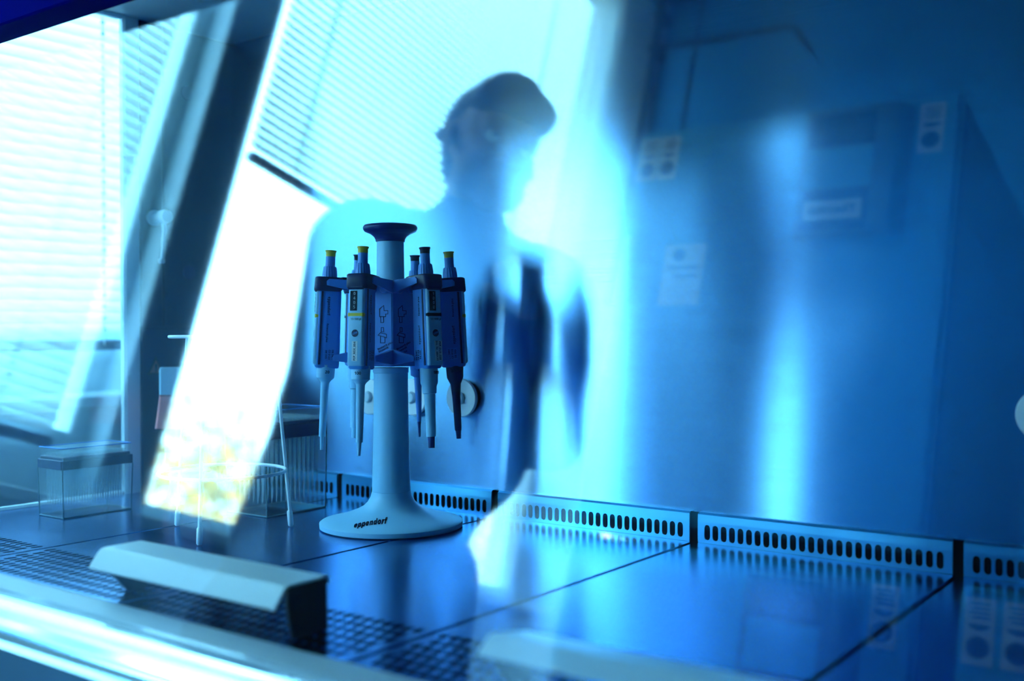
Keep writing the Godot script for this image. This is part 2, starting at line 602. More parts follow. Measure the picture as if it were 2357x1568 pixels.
	var prof := [Vector2(0.5420, -0.060), Vector2(0.5420, -0.001), Vector2(0.5440, 0.0022), Vector2(0.5500, 0.0032), Vector2(0.562, 0.0030), Vector2(0.5735, 0.0020), Vector2(0.5735, -0.060)]
	rail(st, prof, X)
	obj("front_lip", st, "white_paint", t)
	st = new_st()
	rail(st, [Vector2(0.5745, -0.060), Vector2(0.5745, -0.004), Vector2(0.579, -0.0015), Vector2(0.586, -0.002), Vector2(0.590, -0.006), Vector2(0.594, -0.0065), Vector2(0.600, -0.006), Vector2(0.606, -0.008), Vector2(0.609, -0.013), Vector2(0.6095, -0.060)], X)
	obj("sash_sill", st, "chrome", t)
	st = new_st()
	rail(st, [Vector2(0.6095, -0.06), Vector2(0.6095, -0.024), Vector2(0.618, -0.024), Vector2(0.618, -0.06)], X)
	obj("rubber_seal", st, "black", t)
	st = new_st()
	var pr := [Vector2(0.618, -0.075)]
	for k in 13:
		var a := PI - PI * 0.62 * k / 12.0
		pr.append(Vector2(0.634 + 0.016 * cos(a), -0.030 + 0.016 * sin(a)))
	pr.append(Vector2(0.640, -0.075))
	rail(st, pr, X)
	obj("front_handrail", st, "chrome", t)
	st = new_st()
	rail(st, [Vector2(0.560, -0.30), Vector2(0.560, -0.062), Vector2(0.648, -0.062), Vector2(0.652, -0.070), Vector2(0.652, -0.30)], X)
	obj("front_apron", st, "incubator_paint", t)
	# sash of glass, tilted back
	st = new_st()
	var tilt := deg_to_rad(9.4)
	var sx := Transform3D(Basis(Vector3.RIGHT, -tilt), Vector3(0, 0.0, 0.58))
	box(st, Vector3(0.002, 0.002, -0.0052), Vector3(X - 0.002, 0.521, -0.0028), 0.0, sx)
	obj("sash_pane", st, "sash_glass", t)
	st = new_st()
	box(st, Vector3(0.002, 0.002, -0.0024), Vector3(X - 0.002, 0.521, 0.0), 0.0, sx)
	obj("sash_pane", st, "sash_glass", t)
	# base cabinet and legs down to the floor
	st = new_st()
	box(st, Vector3(-0.03, -0.30, -0.16), Vector3(X + 0.03, -0.10, 0.56))
	obj("base_casing", st, "panel_steel", t)
	for lx in [0.0, X - 0.05]:
		for lz in [-0.12, 0.48]:
			st = new_st()
			box(st, Vector3(lx, -Y0, lz), Vector3(lx + 0.05, -0.30, lz + 0.05), 0.003)
			obj("leg", st, "panel_steel", t)

func rail(st: SurfaceTool, prof: Array, X: float):   # profile (z, y) swept along x
	var p := PackedVector2Array()
	for v in prof: p.append(Vector2(-v.x, v.y))
	prism(st, p, -0.028, X + 0.028, Transform3D(Basis(Vector3.UP, PI / 2)) )

# ====================================================================== trays
func slot_cell(st: SurfaceTool, P: Callable, u0: float, u1: float, v0: float, v1: float, cu: float, cv: float, hu: float, hv: float, depth: float):
	# rectangle u0..u1 x v0..v1 with a stadium-shaped hole (half sizes hu < hv), on a surface P(u, v, d)
	var hole := []
	for k in 5:
		var a := PI * k / 4.0
		hole.append(Vector2(cu + hu * cos(a), cv + (hv - hu) + hu * sin(a)))
	for k in 5:
		var a := PI + PI * k / 4.0
		hole.append(Vector2(cu + hu * cos(a), cv - (hv - hu) + hu * sin(a)))
	var outer := [Vector2(u1, v1), Vector2(u0, v1), Vector2(u0, v0), Vector2(u1, v0)]
	var own := [0, 0, 0, 1, 1, 2, 2, 3, 3, 3]
	for k in 10:
		var k2 := (k + 1) % 10
		var A: Vector2 = hole[k]
		var B: Vector2 = hole[k2]
		var O: Vector2 = outer[own[k]]
		var O2: Vector2 = outer[own[k2]]
		tri(st, P.call(O.x, O.y, 0.0), P.call(B.x, B.y, 0.0), P.call(A.x, A.y, 0.0))
		if own[k] != own[k2]:
			tri(st, P.call(O.x, O.y, 0.0), P.call(O2.x, O2.y, 0.0), P.call(B.x, B.y, 0.0))
		quad(st, P.call(A.x, A.y, 0.0), P.call(B.x, B.y, 0.0), P.call(B.x, B.y, -depth), P.call(A.x, A.y, -depth))

func tray(k: int):
	var lab: String = ["steel work tray in the left corner under the front tip box", "steel work tray carrying the wire stand, second from the left corner", "steel work tray reaching forward from the right half of the pipette stand", "steel work tray in front of the long rear slot strip, right of centre", "steel work tray at the far right of the cabinet, mostly cut off"][k]
	var x0 := k * W
	var t := thing("work_tray", lab, "tray", Vector3(x0 + W / 2, Y0, 0.0), 0.0, "lift-out steel work trays")
	var g := 0.0016
	var h := W / 2 - g
	var zg := 0.4400       # where the grille begins
	var ze := 0.5410
	# plate with chamfered edges
	var st := new_st()
	var e := 0.0012
	var zr := 0.0054
	uvq(st, Vector3(-h + e, 0, zg), Vector3(h - e, 0, zg), Vector3(h - e, 0, zr), Vector3(-h + e, 0, zr), x0)
	for s in [-1, 1]:
		var a := Vector3(s * (h - e), 0, zr)
		var c := Vector3(s * (h - e), 0, ze)
		var a2 := Vector3(s * h, -e, zr)
		var c2 := Vector3(s * h, -e, ze)
		var a3 := Vector3(s * h, -0.012, zr)
		var c3 := Vector3(s * h, -0.012, ze)
		if s > 0:
			quad(st, a, c, c2, a2); quad(st, a2, c2, c3, a3)
		else:
			quad(st, c, a, a2, c2); quad(st, c2, a2, a3, c3)
	obj("plate", st, "tray_steel", t)
	# intake grille with rows of staggered slots
	st = new_st()
	var P := func(u: float, v: float, d: float): return Vector3(u, d, -v)   # v = -z so that (u, v) is seen counter-clockwise from above
	var rows := 6
	var dz := 0.0157
	var du := 0.0110
	var n := int((2 * h - 0.006) / du)
	var m := (2 * h - n * du) / 2
	for r in rows:
		var zc := 0.4488 + dz * r
		var za := zc - dz / 2
		var zb := zc + dz / 2
		if r == 0: za = zg
		if r == rows - 1: zb = ze
		var off := 0.0 if r % 2 == 0 else du / 2
		var cells := n if r % 2 == 0 else n - 1
		for i in cells:
			var u := -h + m + off + du * i
			slot_cell(st, P, u, u + du, -zb, -za, u + du / 2, -zc, 0.0037, 0.0068, 0.0025)
		quad(st, Vector3(-h + e, 0, zb), Vector3(-h + m + off, 0, zb), Vector3(-h + m + off, 0, za), Vector3(-h + e, 0, za))
		quad(st, Vector3(-h + m + off + du * cells, 0, zb), Vector3(h - e, 0, zb), Vector3(h - e, 0, za), Vector3(-h + m + off + du * cells, 0, za))
	obj("intake_grille", st, "tray_steel", t)
	# behind each tray, the cabinet's air return strip with upright slots, its lip leaning back to the wall
	st = new_st()
	var hf := h - 0.0035
	var PF := func(u: float, v: float, d: float): return Vector3(u, v, 0.0045 + d)
	var df := 0.00985
	var nf := int((2 * hf - 0.006) / df)
	var mf := (2 * hf - nf * df) / 2
	for i in nf:
		var u := -hf + mf + df * i
		slot_cell(st, PF, u, u + df, 0.0, 0.0235, u + df / 2, 0.0122, 0.0034, 0.0085, 0.0014)
	for s in [[-hf, -hf + mf], [hf - mf, hf]]:
		quad(st, Vector3(s[0], 0, 0.0045), Vector3(s[1], 0, 0.0045), Vector3(s[1], 0.0235, 0.0045), Vector3(s[0], 0.0235, 0.0045))
	quad(st, Vector3(-hf, 0.0235, 0.0045), Vector3(hf, 0.0235, 0.0045), Vector3(hf, 0.0315, 0.0040), Vector3(-hf, 0.0315, 0.0040))
	quad(st, Vector3(-hf, 0.0315, 0.0040), Vector3(hf, 0.0315, 0.0040), Vector3(hf, 0.0335, 0.0010), Vector3(-hf, 0.0335, 0.0010))
	quad(st, Vector3(-hf, 0.0335, 0.0010), Vector3(hf, 0.0335, 0.0010), Vector3(hf, 0.0335, -0.0035), Vector3(-hf, 0.0335, -0.0035))
	for s in [-1, 1]:
		var q := [Vector3(s * hf, 0, 0.0045), Vector3(s * hf, 0, 0.0031), Vector3(s * hf, 0.0325, 0.0015), Vector3(s * hf, 0.0315, 0.0040)]
		if s > 0: quad(st, q[0], q[1], q[2], q[3])
		else: quad(st, q[3], q[2], q[1], q[0])
	obj("return_strip", st, "flange_steel", get_node("safety_cabinet"), Transform3D(Basis(), Vector3(x0 + W / 2, 0, 0)))

func uvq(st: SurfaceTool, a: Vector3, b: Vector3, c: Vector3, d: Vector3, off: float):
	uvquad(st, [a, b, c, d], [Vector2(a.x + off, a.z), Vector2(b.x + off, b.z), Vector2(c.x + off, c.z), Vector2(d.x + off, d.z)])

# ====================================================================== arm rests
func armrest(xa: float, xb: float, label: String, tip := 0.0, tall := 1.0, ahead := 0.0):
	var t := thing("arm_rest", label, "arm rest", Vector3((xa + xb) / 2, Y0 + 0.0006, 0.51), 0.0, "arm rests on the intake grille")
	t.rotation.x = -tip
	t.position += Vector3(0, 0.0205 * sin(tip), ahead)
	t.scale.y = tall
	var h := (xb - xa) / 2
	# sheet: flat top, front lip bent down and out, rear edge bent down a little (profile z, y)
	var up := [Vector2(-0.0215, 0.0385), Vector2(-0.0205, 0.0420), Vector2(-0.0180, 0.0428), Vector2(0.0180, 0.0428), Vector2(0.0225, 0.0420), Vector2(0.0258, 0.0390), Vector2(0.0345, 0.0275)]
	var ring := []
	for v in up: ring.append(v)
	for i in up.size():
		var v: Vector2 = up[up.size() - 1 - i]
		ring.append(v + Vector2(-0.0010, -0.0018))
	var p := PackedVector2Array()
	for v in ring: p.append(Vector2(-v.x, v.y))
	var st := new_st()
	prism(st, p, -h, h, Transform3D(Basis(Vector3.UP, PI / 2)))
	obj("top_sheet", st, "armrest_paint", t)
	st = new_st()
	prism(st, PackedVector2Array([Vector2(0.0205, 0.041), Vector2(-0.0200, 0.041), Vector2(-0.0200, 0.030), Vector2(-0.0150, 0.0), Vector2(0.0205, 0.0)]), h - 0.005, h - 0.001, Transform3D(Basis(Vector3.UP, PI / 2)))
	obj("end_plate", st, "black", t)
	st = new_st()
	prism(st, PackedVector2Array([Vector2(0.0205, 0.041), Vector2(-0.0230, 0.041), Vector2(-0.0280, 0.034), Vector2(0.0020, 0.0), Vector2(0.0205, 0.0)]), -h + 0.001, -h + 0.005, Transform3D(Basis(Vector3.UP, PI / 2)))
	obj("end_plate", st, "black", t)

# ====================================================================== pipette stand and pipettes
func carousel():
	var c := Vector3(0.498, Y0 + 0.0004, 0.130)
	var face := atan2(0.6836, 0.7299)          # turn that makes local +z look at the camera
	var t := thing("pipette_stand", "pale blue round pipette carousel with dark blue knob holding six pipettes", "stand", c, face)
	var st := new_st()
	var cone := [Vector2(0, 0), Vector2(0.0835, 0), Vector2(0.0860, 0.0010), Vector2(0.0862, 0.0062), Vector2(0.0840, 0.0078), Vector2(0.070, 0.0108), Vector2(0.054, 0.0158), Vector2(0.042, 0.0205), Vector2(0.034, 0.0248), Vector2(0.0285, 0.0300), Vector2(0.0250, 0.0360), Vector2(0.0236, 0.0425), Vector2(0.0228, 0.0428)]
	lathe(st, cone, Transform3D(), 96)
	var base := obj("base", st, "stand_plastic", t)
	st = new_st()
	lathe(st, [Vector2(0.0228, 0.0428), Vector2(0.0233, 0.0432), Vector2(0.0222, 0.080), Vector2(0.0212, 0.120), Vector2(0.0205, 0.185), Vector2(0.0215, 0.1860), Vector2(0.0215, 0.192), Vector2(0.0, 0.192)], Transform3D(), 64)
	obj("column", st, "stand_plastic", t)
	# hexagonal hub
	st = new_st()
	var a0 := deg_to_rad(3.0)
	for ring in [[0.0]]:
		var lo := []
		var hi := []
		for k in 6:
			for s in [-1, 1]:
				var a: float = a0 + TAU * k / 6 + s * 0.035
				lo.append(Vector3(0.0345 * sin(a), 0.194, 0.0345 * cos(a)))
				hi.append(Vector3(0.0345 * sin(a), 0.2955, 0.0345 * cos(a)))
		for k in 12:
			quad(st, lo[k], lo[(k + 1) % 12], hi[(k + 1) % 12], hi[k])
			tri(st, Vector3(0, 0.2955, 0), hi[k], hi[(k + 1) % 12])
			tri(st, Vector3(0, 0.194, 0), lo[(k + 1) % 12], lo[k])
	var hub := obj("hub", st, "hub_plastic", t)
	st = new_st()
	lathe(st, [Vector2(0.020, 0.2955), Vector2(0.0175, 0.2975), Vector2(0.0166, 0.3005), Vector2(0.0163, 0.3440)], Transform3D(), 64)
	obj("neck", st, "stand_plastic", t)
	st = new_st()
	lathe(st, [Vector2(0.0163, 0.3435), Vector2(0.0176, 0.3440), Vector2(0.0178, 0.3462), Vector2(0.0196, 0.3495), Vector2(0.0240, 0.3530), Vector2(0.0310, 0.3560), Vector2(0.0326, 0.3585), Vector2(0.0328, 0.3612), Vector2(0.0312, 0.3636), Vector2(0.024, 0.3648), Vector2(0, 0.3652)], Transform3D(), 64)
	obj("knob", st, "knob_blue", t)
	# brand print on the base, laid over its cone
	var bt := text("lettering", "eppendorf", 0.0050, "print", base, Transform3D())
	var arr: Array = bt.mesh.get_mesh_arrays()
	var v: PackedVector3Array = arr[Mesh.ARRAY_VERTEX]
	for i in v.size():
		var p := v[i]
		var u := p.x * 1.12 + p.y * 0.25
		var px := -0.0245 + u
		var pz := 0.0545 - p.y * 2.6
		var r := sqrt(px * px + pz * pz)
		var yb := 0.0
		for j in range(3, 9):
			if r <= cone[j].x and r >= cone[j + 1].x:
				yb = remap(r, cone[j].x, cone[j + 1].x, cone[j].y, cone[j + 1].y)
		v[i] = Vector3(px, yb + (0.0007 if p.z > 0 else 0.0001), pz)
	arr[Mesh.ARRAY_VERTEX] = v
	var am := ArrayMesh.new()
	am.add_surface_from_arrays(Mesh.PRIMITIVE_TRIANGLES, arr)
	bt.mesh = am
	# holder prongs, two upper and two lower for each of the six places
	var angs := [-26.0, 34.0, 94.0, 154.0, -146.0, -86.0]
	for d in angs:
		var a := deg_to_rad(d)
		var xf := Transform3D(Basis(Vector3.UP, a), Vector3.ZERO)
		for s in [-1, 1]:
			st = new_st()
			prong(st, xf, s, Vector3(0.0160, 0.2800, 0.0290), Vector3(0.0148, 0.2905, 0.0760), 0.0155, 0.0080, 0.0042, 0.0026)
			obj("upper_prong", st, "hub_plastic", t)
			st = new_st()
			prong(st, xf, s, Vector3(0.0160, 0.1960, 0.0290), Vector3(0.0152, 0.2010, 0.0700), 0.0180, 0.0070, 0.0048, 0.0024)
			obj("lower_prong", st, "hub_plastic", t)
	# small rounded lugs at the top of the hub faces
	for k in 6:
		var a := a0 + TAU * k / 6
		for s in [-1, 1]:
			var fx := Transform3D(Basis(Vector3.UP, a + s * PI / 6), Vector3.ZERO)
			st = new_st()
			lathe(st, [Vector2(0.0062, -0.0005), Vector2(0.0062, 0.003), Vector2(0.005, 0.005), Vector2(0, 0.0056)], fx * Transform3D(Basis(Vector3.RIGHT, PI / 2), Vector3(-s * 0.0085, 0.2860, 0.0296)), 20)
			obj("lug", st, "hub_plastic", t)
	# printed pictograms on the two hub faces that look at the camera
	for s in [-1, 1]:
		var fx := Transform3D(Basis(Vector3.UP, a0 + s * PI / 6), Vector3(0, 0, 0))
		var on := fx * Transform3D(Basis(), Vector3(-s * 0.0050, 0.0, 0.0306))
		pictogram(hub, on)
	var kinds := [
		{"n": "100", "cap": "cap_yellow", "vol": 100, "sticker": "PIP_MIX_004", "lab": "pipette with yellow cap and white PIP_MIX_004 sticker, front left on the carousel"},
		{"n": "1000", "cap": "cap_blue", "vol": 1000, "sticker": "PIP_CLD_028", "lab": "pipette with dark blue cap and black display, front right on the carousel"},
		{"n": "200", "cap": "cap_yellow", "vol": 200, "sticker": "", "lab": "yellow capped pipette seen from its side at the right end of the carousel"},
		{"n": "10", "cap": "cap_blue", "vol": 10, "sticker": "", "lab": "dark capped pipette with slender dark shaft, half hidden right behind the column"},
		{"n": "1000", "cap": "cap_blue", "vol": 1000, "sticker": "", "lab": "dark blue capped pipette half hidden behind the front left pipette"},
		{"n": "20", "cap": "cap_yellow", "vol": 20, "sticker": "", "lab": "yellow capped pipette seen from its side at the left end of the carousel"}]
	for i in 6:
		pipette(c, face + deg_to_rad(angs[i]), kinds[i], i)

func prong(st: SurfaceTool, xf: Transform3D, s: int, root: Vector3, tip: Vector3, h0: float, h1: float, w0: float, w1: float):
	var rings := []
	for f in [[0.0, h0, w0], [0.55, lerpf(h0, h1, 0.6), lerpf(w0, w1, 0.4)], [0.94, h1, w1], [1.0, h1 * 0.6, w1 * 0.55]]:
		var p := root.lerp(tip, f[0])
		var yy: float = p.y
		var ring := []
		for q in [[-1, 0], [1, 0], [1, 1], [-1, 1]]:
			ring.append(xf * Vector3(s * p.x + q[0] * f[2] / 2, yy + q[1] * f[1], p.z))
		rings.append(ring)
	for i in 3:
		for k in 4:
			var k2 := (k + 1) % 4
			quad(st, rings[i][k], rings[i][k2], rings[i + 1][k2], rings[i + 1][k])
	quad(st, rings[3][0], rings[3][1], rings[3][2], rings[3][3])
	quad(st, rings[0][3], rings[0][2], rings[0][1], rings[0][0])

func pictogram(parent: Node, on: Transform3D):
	# outline of a pipette head over a tip, twice, and three slanted words
	var strokes := [
		[Vector2(-0.004, 0.262), Vector2(-0.004, 0.253), Vector2(0.004, 0.253), Vector2(0.004, 0.256), Vector2(0.007, 0.256), Vector2(0.007, 0.260), Vector2(0.002, 0.260), Vector2(0.0015, 0.266), Vector2(-0.004, 0.262)],
		[Vector2(-0.0025, 0.253), Vector2(-0.0025, 0.246), Vector2(0.0012, 0.246), Vector2(0.0012, 0.253)],
		[Vector2(-0.0018, 0.240), Vector2(-0.0018, 0.235), Vector2(0.0012, 0.235), Vector2(0.0012, 0.240), Vector2(-0.0018, 0.240)],
		[Vector2(-0.006, 0.231), Vector2(-0.003, 0.234), Vector2(0.005, 0.232), Vector2(0.005, 0.228), Vector2(-0.006, 0.231)],
		[Vector2(-0.003, 0.230), Vector2(-0.003, 0.222), Vector2(0.003, 0.222), Vector2(0.003, 0.229)]]
	var st := new_st()
	for s in strokes:
		for i in s.size() - 1:
			var a: Vector2 = s[i]
			var e: Vector2 = s[i + 1]
			var d := (e - a).normalized() * 0.00035
			var n := Vector2(-d.y, d.x)
			prism(st, PackedVector2Array([a - d - n, e + d - n, e + d + n, a - d + n]), 0.0, 0.0002, on)
	obj("pictogram", st, "print", parent)
	for w in [["Research plus", 0.2185, 0.0030], ["Research", 0.2140, 0.0010], ["Reference", 0.2095, 0.0010]]:
		text("lettering", w[0], 0.0019, "print", parent, on * Transform3D(Basis(Vector3.BACK, 0.42), Vector3(w[2], w[1], 0.0002)), true, 0.0002)

func pipette(c: Vector3, turn: float, kd: Dictionary, i: int):
	var dirz := Vector3(sin(turn), 0, cos(turn))
	var t := thing("pipette", kd.lab, "pipette", c + dirz * 0.0725 + Vector3(0, 0.300, 0), turn, "pipettes on the carousel")
	t.rotation = Vector3(deg_to_rad(-3.2), turn, 0)
	# everything below in local y, 0 = top of the collar; +z looks outwards
	var st := new_st()
	var rings := []
	for f in [[-0.108, 0.0095, 0.0128, -0.0020], [-0.1065, 0.0108, 0.0142, -0.0020], [-0.085, 0.0112, 0.0145, -0.0018], [-0.055, 0.0112, 0.0140, -0.0015], [-0.016, 0.0110, 0.0138, -0.001]]:
		rings.append(rrect(f[1], f[2], 0.0045, f[0], f[3]))
	loft(st, rings, false, true)
	var body := obj("body", st, "plastic" if i != 2 else "hub_plastic", t)
	# front shell, a little proud of the body
	st = new_st()
	rings = []
	for f in [[-0.1045, 0.0098, 0.0128], [-0.1025, 0.0100, 0.0150], [-0.060, 0.0100, 0.0150], [-0.017, 0.0098, 0.0148]]:
		var r := []
		for q in rrect(f[1], 0.004, 0.0028, f[0], f[2] - 0.004, 3): r.append(q)
		rings.append(r)
	loft(st, rings, false, true)
	obj("front_shell", st, "stand_plastic", t)
	# dark seams between shell and body
	st = new_st()
	for s in [-1, 1]:
		box(st, Vector3(s * 0.0110 - 0.0006, -0.104, 0.0060), Vector3(s * 0.0110 + 0.0006, -0.017, 0.0085))
	obj("seam", st, "collar_plastic", t)
	# collar with its finger hook
	st = new_st()
	loft(st, [rrect(0.0122, 0.0150, 0.006, -0.0165, 0.0010), rrect(0.0132, 0.0165, 0.006, -0.0140, 0.0010), rrect(0.0134, 0.0165, 0.006, -0.0010, 0.0005), rrect(0.0124, 0.0150, 0.006, 0.0004, 0.0)], false, true)
	loft(st, [rrect(0.0070, 0.006, 0.004, -0.0075, -0.021), rrect(0.0085, 0.009, 0.005, -0.0050, -0.022), rrect(0.0085, 0.010, 0.005, 0.0, -0.022), rrect(0.0070, 0.008, 0.004, 0.0012, -0.022)], false, true)
	box(st, Vector3(-0.0110, -0.0180, 0.0130), Vector3(0.0110, -0.0100, 0.0172), 0.002)
	obj("collar", st, "collar_plastic", t)
	# ribbed ring
	st = new_st()
	var rib := []
	for f in [[0.0000, 0.0088], [0.0040, 0.0090], [0.0120, 0.0079], [0.0132, 0.0070]]:
		var r := []
		for k in 48:
			var a := TAU * k / 48
			var rr: float = f[1] * (1.0 if (k % 3) != 0 or f[0] < 0.003 or f[0] > 0.0125 else 0.90)
			r.append(Vector3(rr * cos(a), f[0], rr * sin(a)))
		rib.append(r)
	loft(st, rib, false, true)
	obj("adjusting_ring", st, "plastic", t)
	# push button
	st = new_st()
	lathe(st, [Vector2(0.0058, 0.0128), Vector2(0.0056, 0.0250), Vector2(0.0056, 0.0262)], Transform3D(), 28)
	obj("push_button", st, "plastic", t)
	st = new_st()
	lathe(st, [Vector2(0.0057, 0.0252), Vector2(0.0058, 0.0300), Vector2(0.0067, 0.0312), Vector2(0.0069, 0.0320), Vector2(0.0063, 0.0326), Vector2(0, 0.0328)], Transform3D(), 28)
	obj("button_cap", st, kd.cap, t)
	# display, colour band, logo and sticker on the front
	st = new_st()
	box(st, Vector3(-0.0070, -0.0420, 0.0148), Vector3(0.0018, -0.0195, 0.0154), 0.0003)
	var disp := obj("display", st, "screen_dark", t)
	var digits: String = {100: "0405", 1000: "1000", 200: "2000", 10: "1000", 20: "2000"}[kd.vol]
	for k in 4:
		text("digit", digits[k], 0.0034, "label_white", disp, Transform3D(Basis(), Vector3(-0.0015, -0.0227 - 0.0051 * k, 0.0156)), false, 0.0002)
	st = new_st()
	box(st, Vector3(-0.0101, -0.0490, 0.0085), Vector3(0.0101, -0.0438, 0.0153), 0.0012)
	obj("colour_band", st, kd.cap, t)
	text("range_print", "10-%s µl" % kd.n, 0.0018, "print", t, Transform3D(Basis(), Vector3(0.0008, -0.0515, 0.0151)), false, 0.0002)
	st = new_st()
	lathe(st, [Vector2(0.0042, 0), Vector2(0.0042, 0.0003), Vector2(0, 0.0003)], Transform3D(Basis(Vector3.RIGHT, PI / 2), Vector3(0.0000, -0.0675, 0.0150)), 28)
	var logo := obj("round_mark", st, "collar_plastic", t)
	text("lettering", "LOW", 0.0022, "hub_plastic", logo, Transform3D(Basis(Vector3.BACK, 0.35), Vector3(0.0000, -0.0675, 0.0155)), true, 0.0002)
	if kd.sticker != "":
		st = new_st()
		box(st, Vector3(-0.0036 if i == 0 else -0.0020, -0.0990, 0.0149), Vector3(0.0034 if i == 0 else 0.0084, -0.0765, 0.0153), 0.0001)
		var sk := obj("sticker", st, "label_white", t)
		text("lettering", kd.sticker, 0.0027, "print", sk, Transform3D(Basis(Vector3.BACK, PI / 2 if i == 0 else -PI / 2), Vector3(-0.0001 if i == 0 else 0.0052, -0.0878, 0.0154)), true, 0.0002)
		if i == 1:
			text("lettering", "Inv. Nr. 480177", 0.0024, "print", sk, Transform3D(Basis(Vector3.BACK, -PI / 2), Vector3(0.0008, -0.0878, 0.0154)), true, 0.0002)
	# brand print along both flanks, and the small white data label
	for s in [-1, 1]:
		var side := Basis(Vector3.UP, s * PI / 2) * Basis(Vector3.BACK, PI / 2 if s < 0 else -PI / 2)
		text("brand_print", "eppendorf", 0.0033, "print", t, Transform3D(side, Vector3(s * 0.0112, -0.0340 if s > 0 else -0.0690, -0.0010)), true, 0.0003)
		text("model_print", "Research plus", 0.0025, "print", t, Transform3D(side, Vector3(s * 0.0112, -0.0660 if s > 0 else -0.0360, -0.0005)), true, 0.0003)
		st = new_st()
		box(st, Vector3(s * 0.0112 - 0.0002, -0.0990, -0.0105), Vector3(s * 0.0112 + 0.0002, -0.0845, 0.0020))
		var dl := obj("data_label", st, "plastic", t)
		for k in 3:
			text("lettering", ["SN 3491", "CE 0123", "DE IVD"][k], 0.0020, "print", dl, Transform3D(side, Vector3(s * 0.0115, -0.0918, -0.0080 + 0.0038 * k)), true, 0.0002)
	# lower end
	var vol: int = kd.vol
	var prof := []
	var tipp := []
	if vol == 1000:
		prof = [Vector2(0.0066, -0.1880), Vector2(0.0076, -0.1450), Vector2(0.0082, -0.1350), Vector2(0.0094, -0.1325), Vector2(0.0098, -0.1090), Vector2(0.0094, -0.1050)]
		prof = [Vector2(0, -0.1860), Vector2(0.0056, -0.1860), Vector2(0.0064, -0.1370), Vector2(0.0082, -0.1360), Vector2(0.0084, -0.1280), Vector2(0.0102, -0.1245), Vector2(0.0106, -0.1040)]
		tipp = [Vector2(0, -0.1990), Vector2(0.0036, -0.1990), Vector2(0.0042, -0.1860)]
	elif vol == 10:
		prof = [Vector2(0, -0.1800), Vector2(0.0028, -0.1800), Vector2(0.0050, -0.1230), Vector2(0.0092, -0.1200), Vector2(0.0098, -0.1040)]
		tipp = [Vector2(0, -0.2000), Vector2(0.0012, -0.2000), Vector2(0.0024, -0.1800)]
	elif vol == 200:
		prof = [Vector2(0, -0.1860), Vector2(0.0042, -0.1860), Vector2(0.0050, -0.1450), Vector2(0.0064, -0.1290), Vector2(0.0102, -0.1210), Vector2(0.0108, -0.1040)]
		tipp = [Vector2(0, -0.1960), Vector2(0.0028, -0.1960), Vector2(0.0034, -0.1860)]
	else:
		prof = [Vector2(0, -0.1910 if vol == 100 else -0.1900), Vector2(0.0040, -0.1910 if vol == 100 else -0.1900), Vector2(0.0050, -0.1260), Vector2(0.0064, -0.1235), Vector2(0.0106, -0.1195), Vector2(0.0110, -0.1040)]
		tipp = [Vector2(0, -0.2060), Vector2(0.0018, -0.2060), Vector2(0.0026, -0.1900)]
	st = new_st()
	lathe(st, prof, Transform3D(Basis(), Vector3(0, 0, -0.001)), 36)
	obj("tip_cone", st, "collar_plastic" if i == 2 else ("hub_plastic" if i == 3 else "stand_plastic"), t)
	st = new_st()
	lathe(st, tipp, Transform3D(Basis(), Vector3(0, 0, -0.001)), 24)
	obj("nozzle", st, "grey_plastic" if vol in [10, 1000, 200] and i != 4 else "stand_plastic", t)
	# volume print wrapped just in front of the lower cone
	var va: float = [0.15, 0.30, -1.75, -2.5, 2.5, 1.75][i]
	text("volume_print", kd.n, 0.0036, "print", t, Transform3D(Basis(Vector3.UP, va), Basis(Vector3.UP, va) * Vector3(0, -0.1125, 0.0107) - Vector3(0, 0, 0.001)), true, 0.0003)

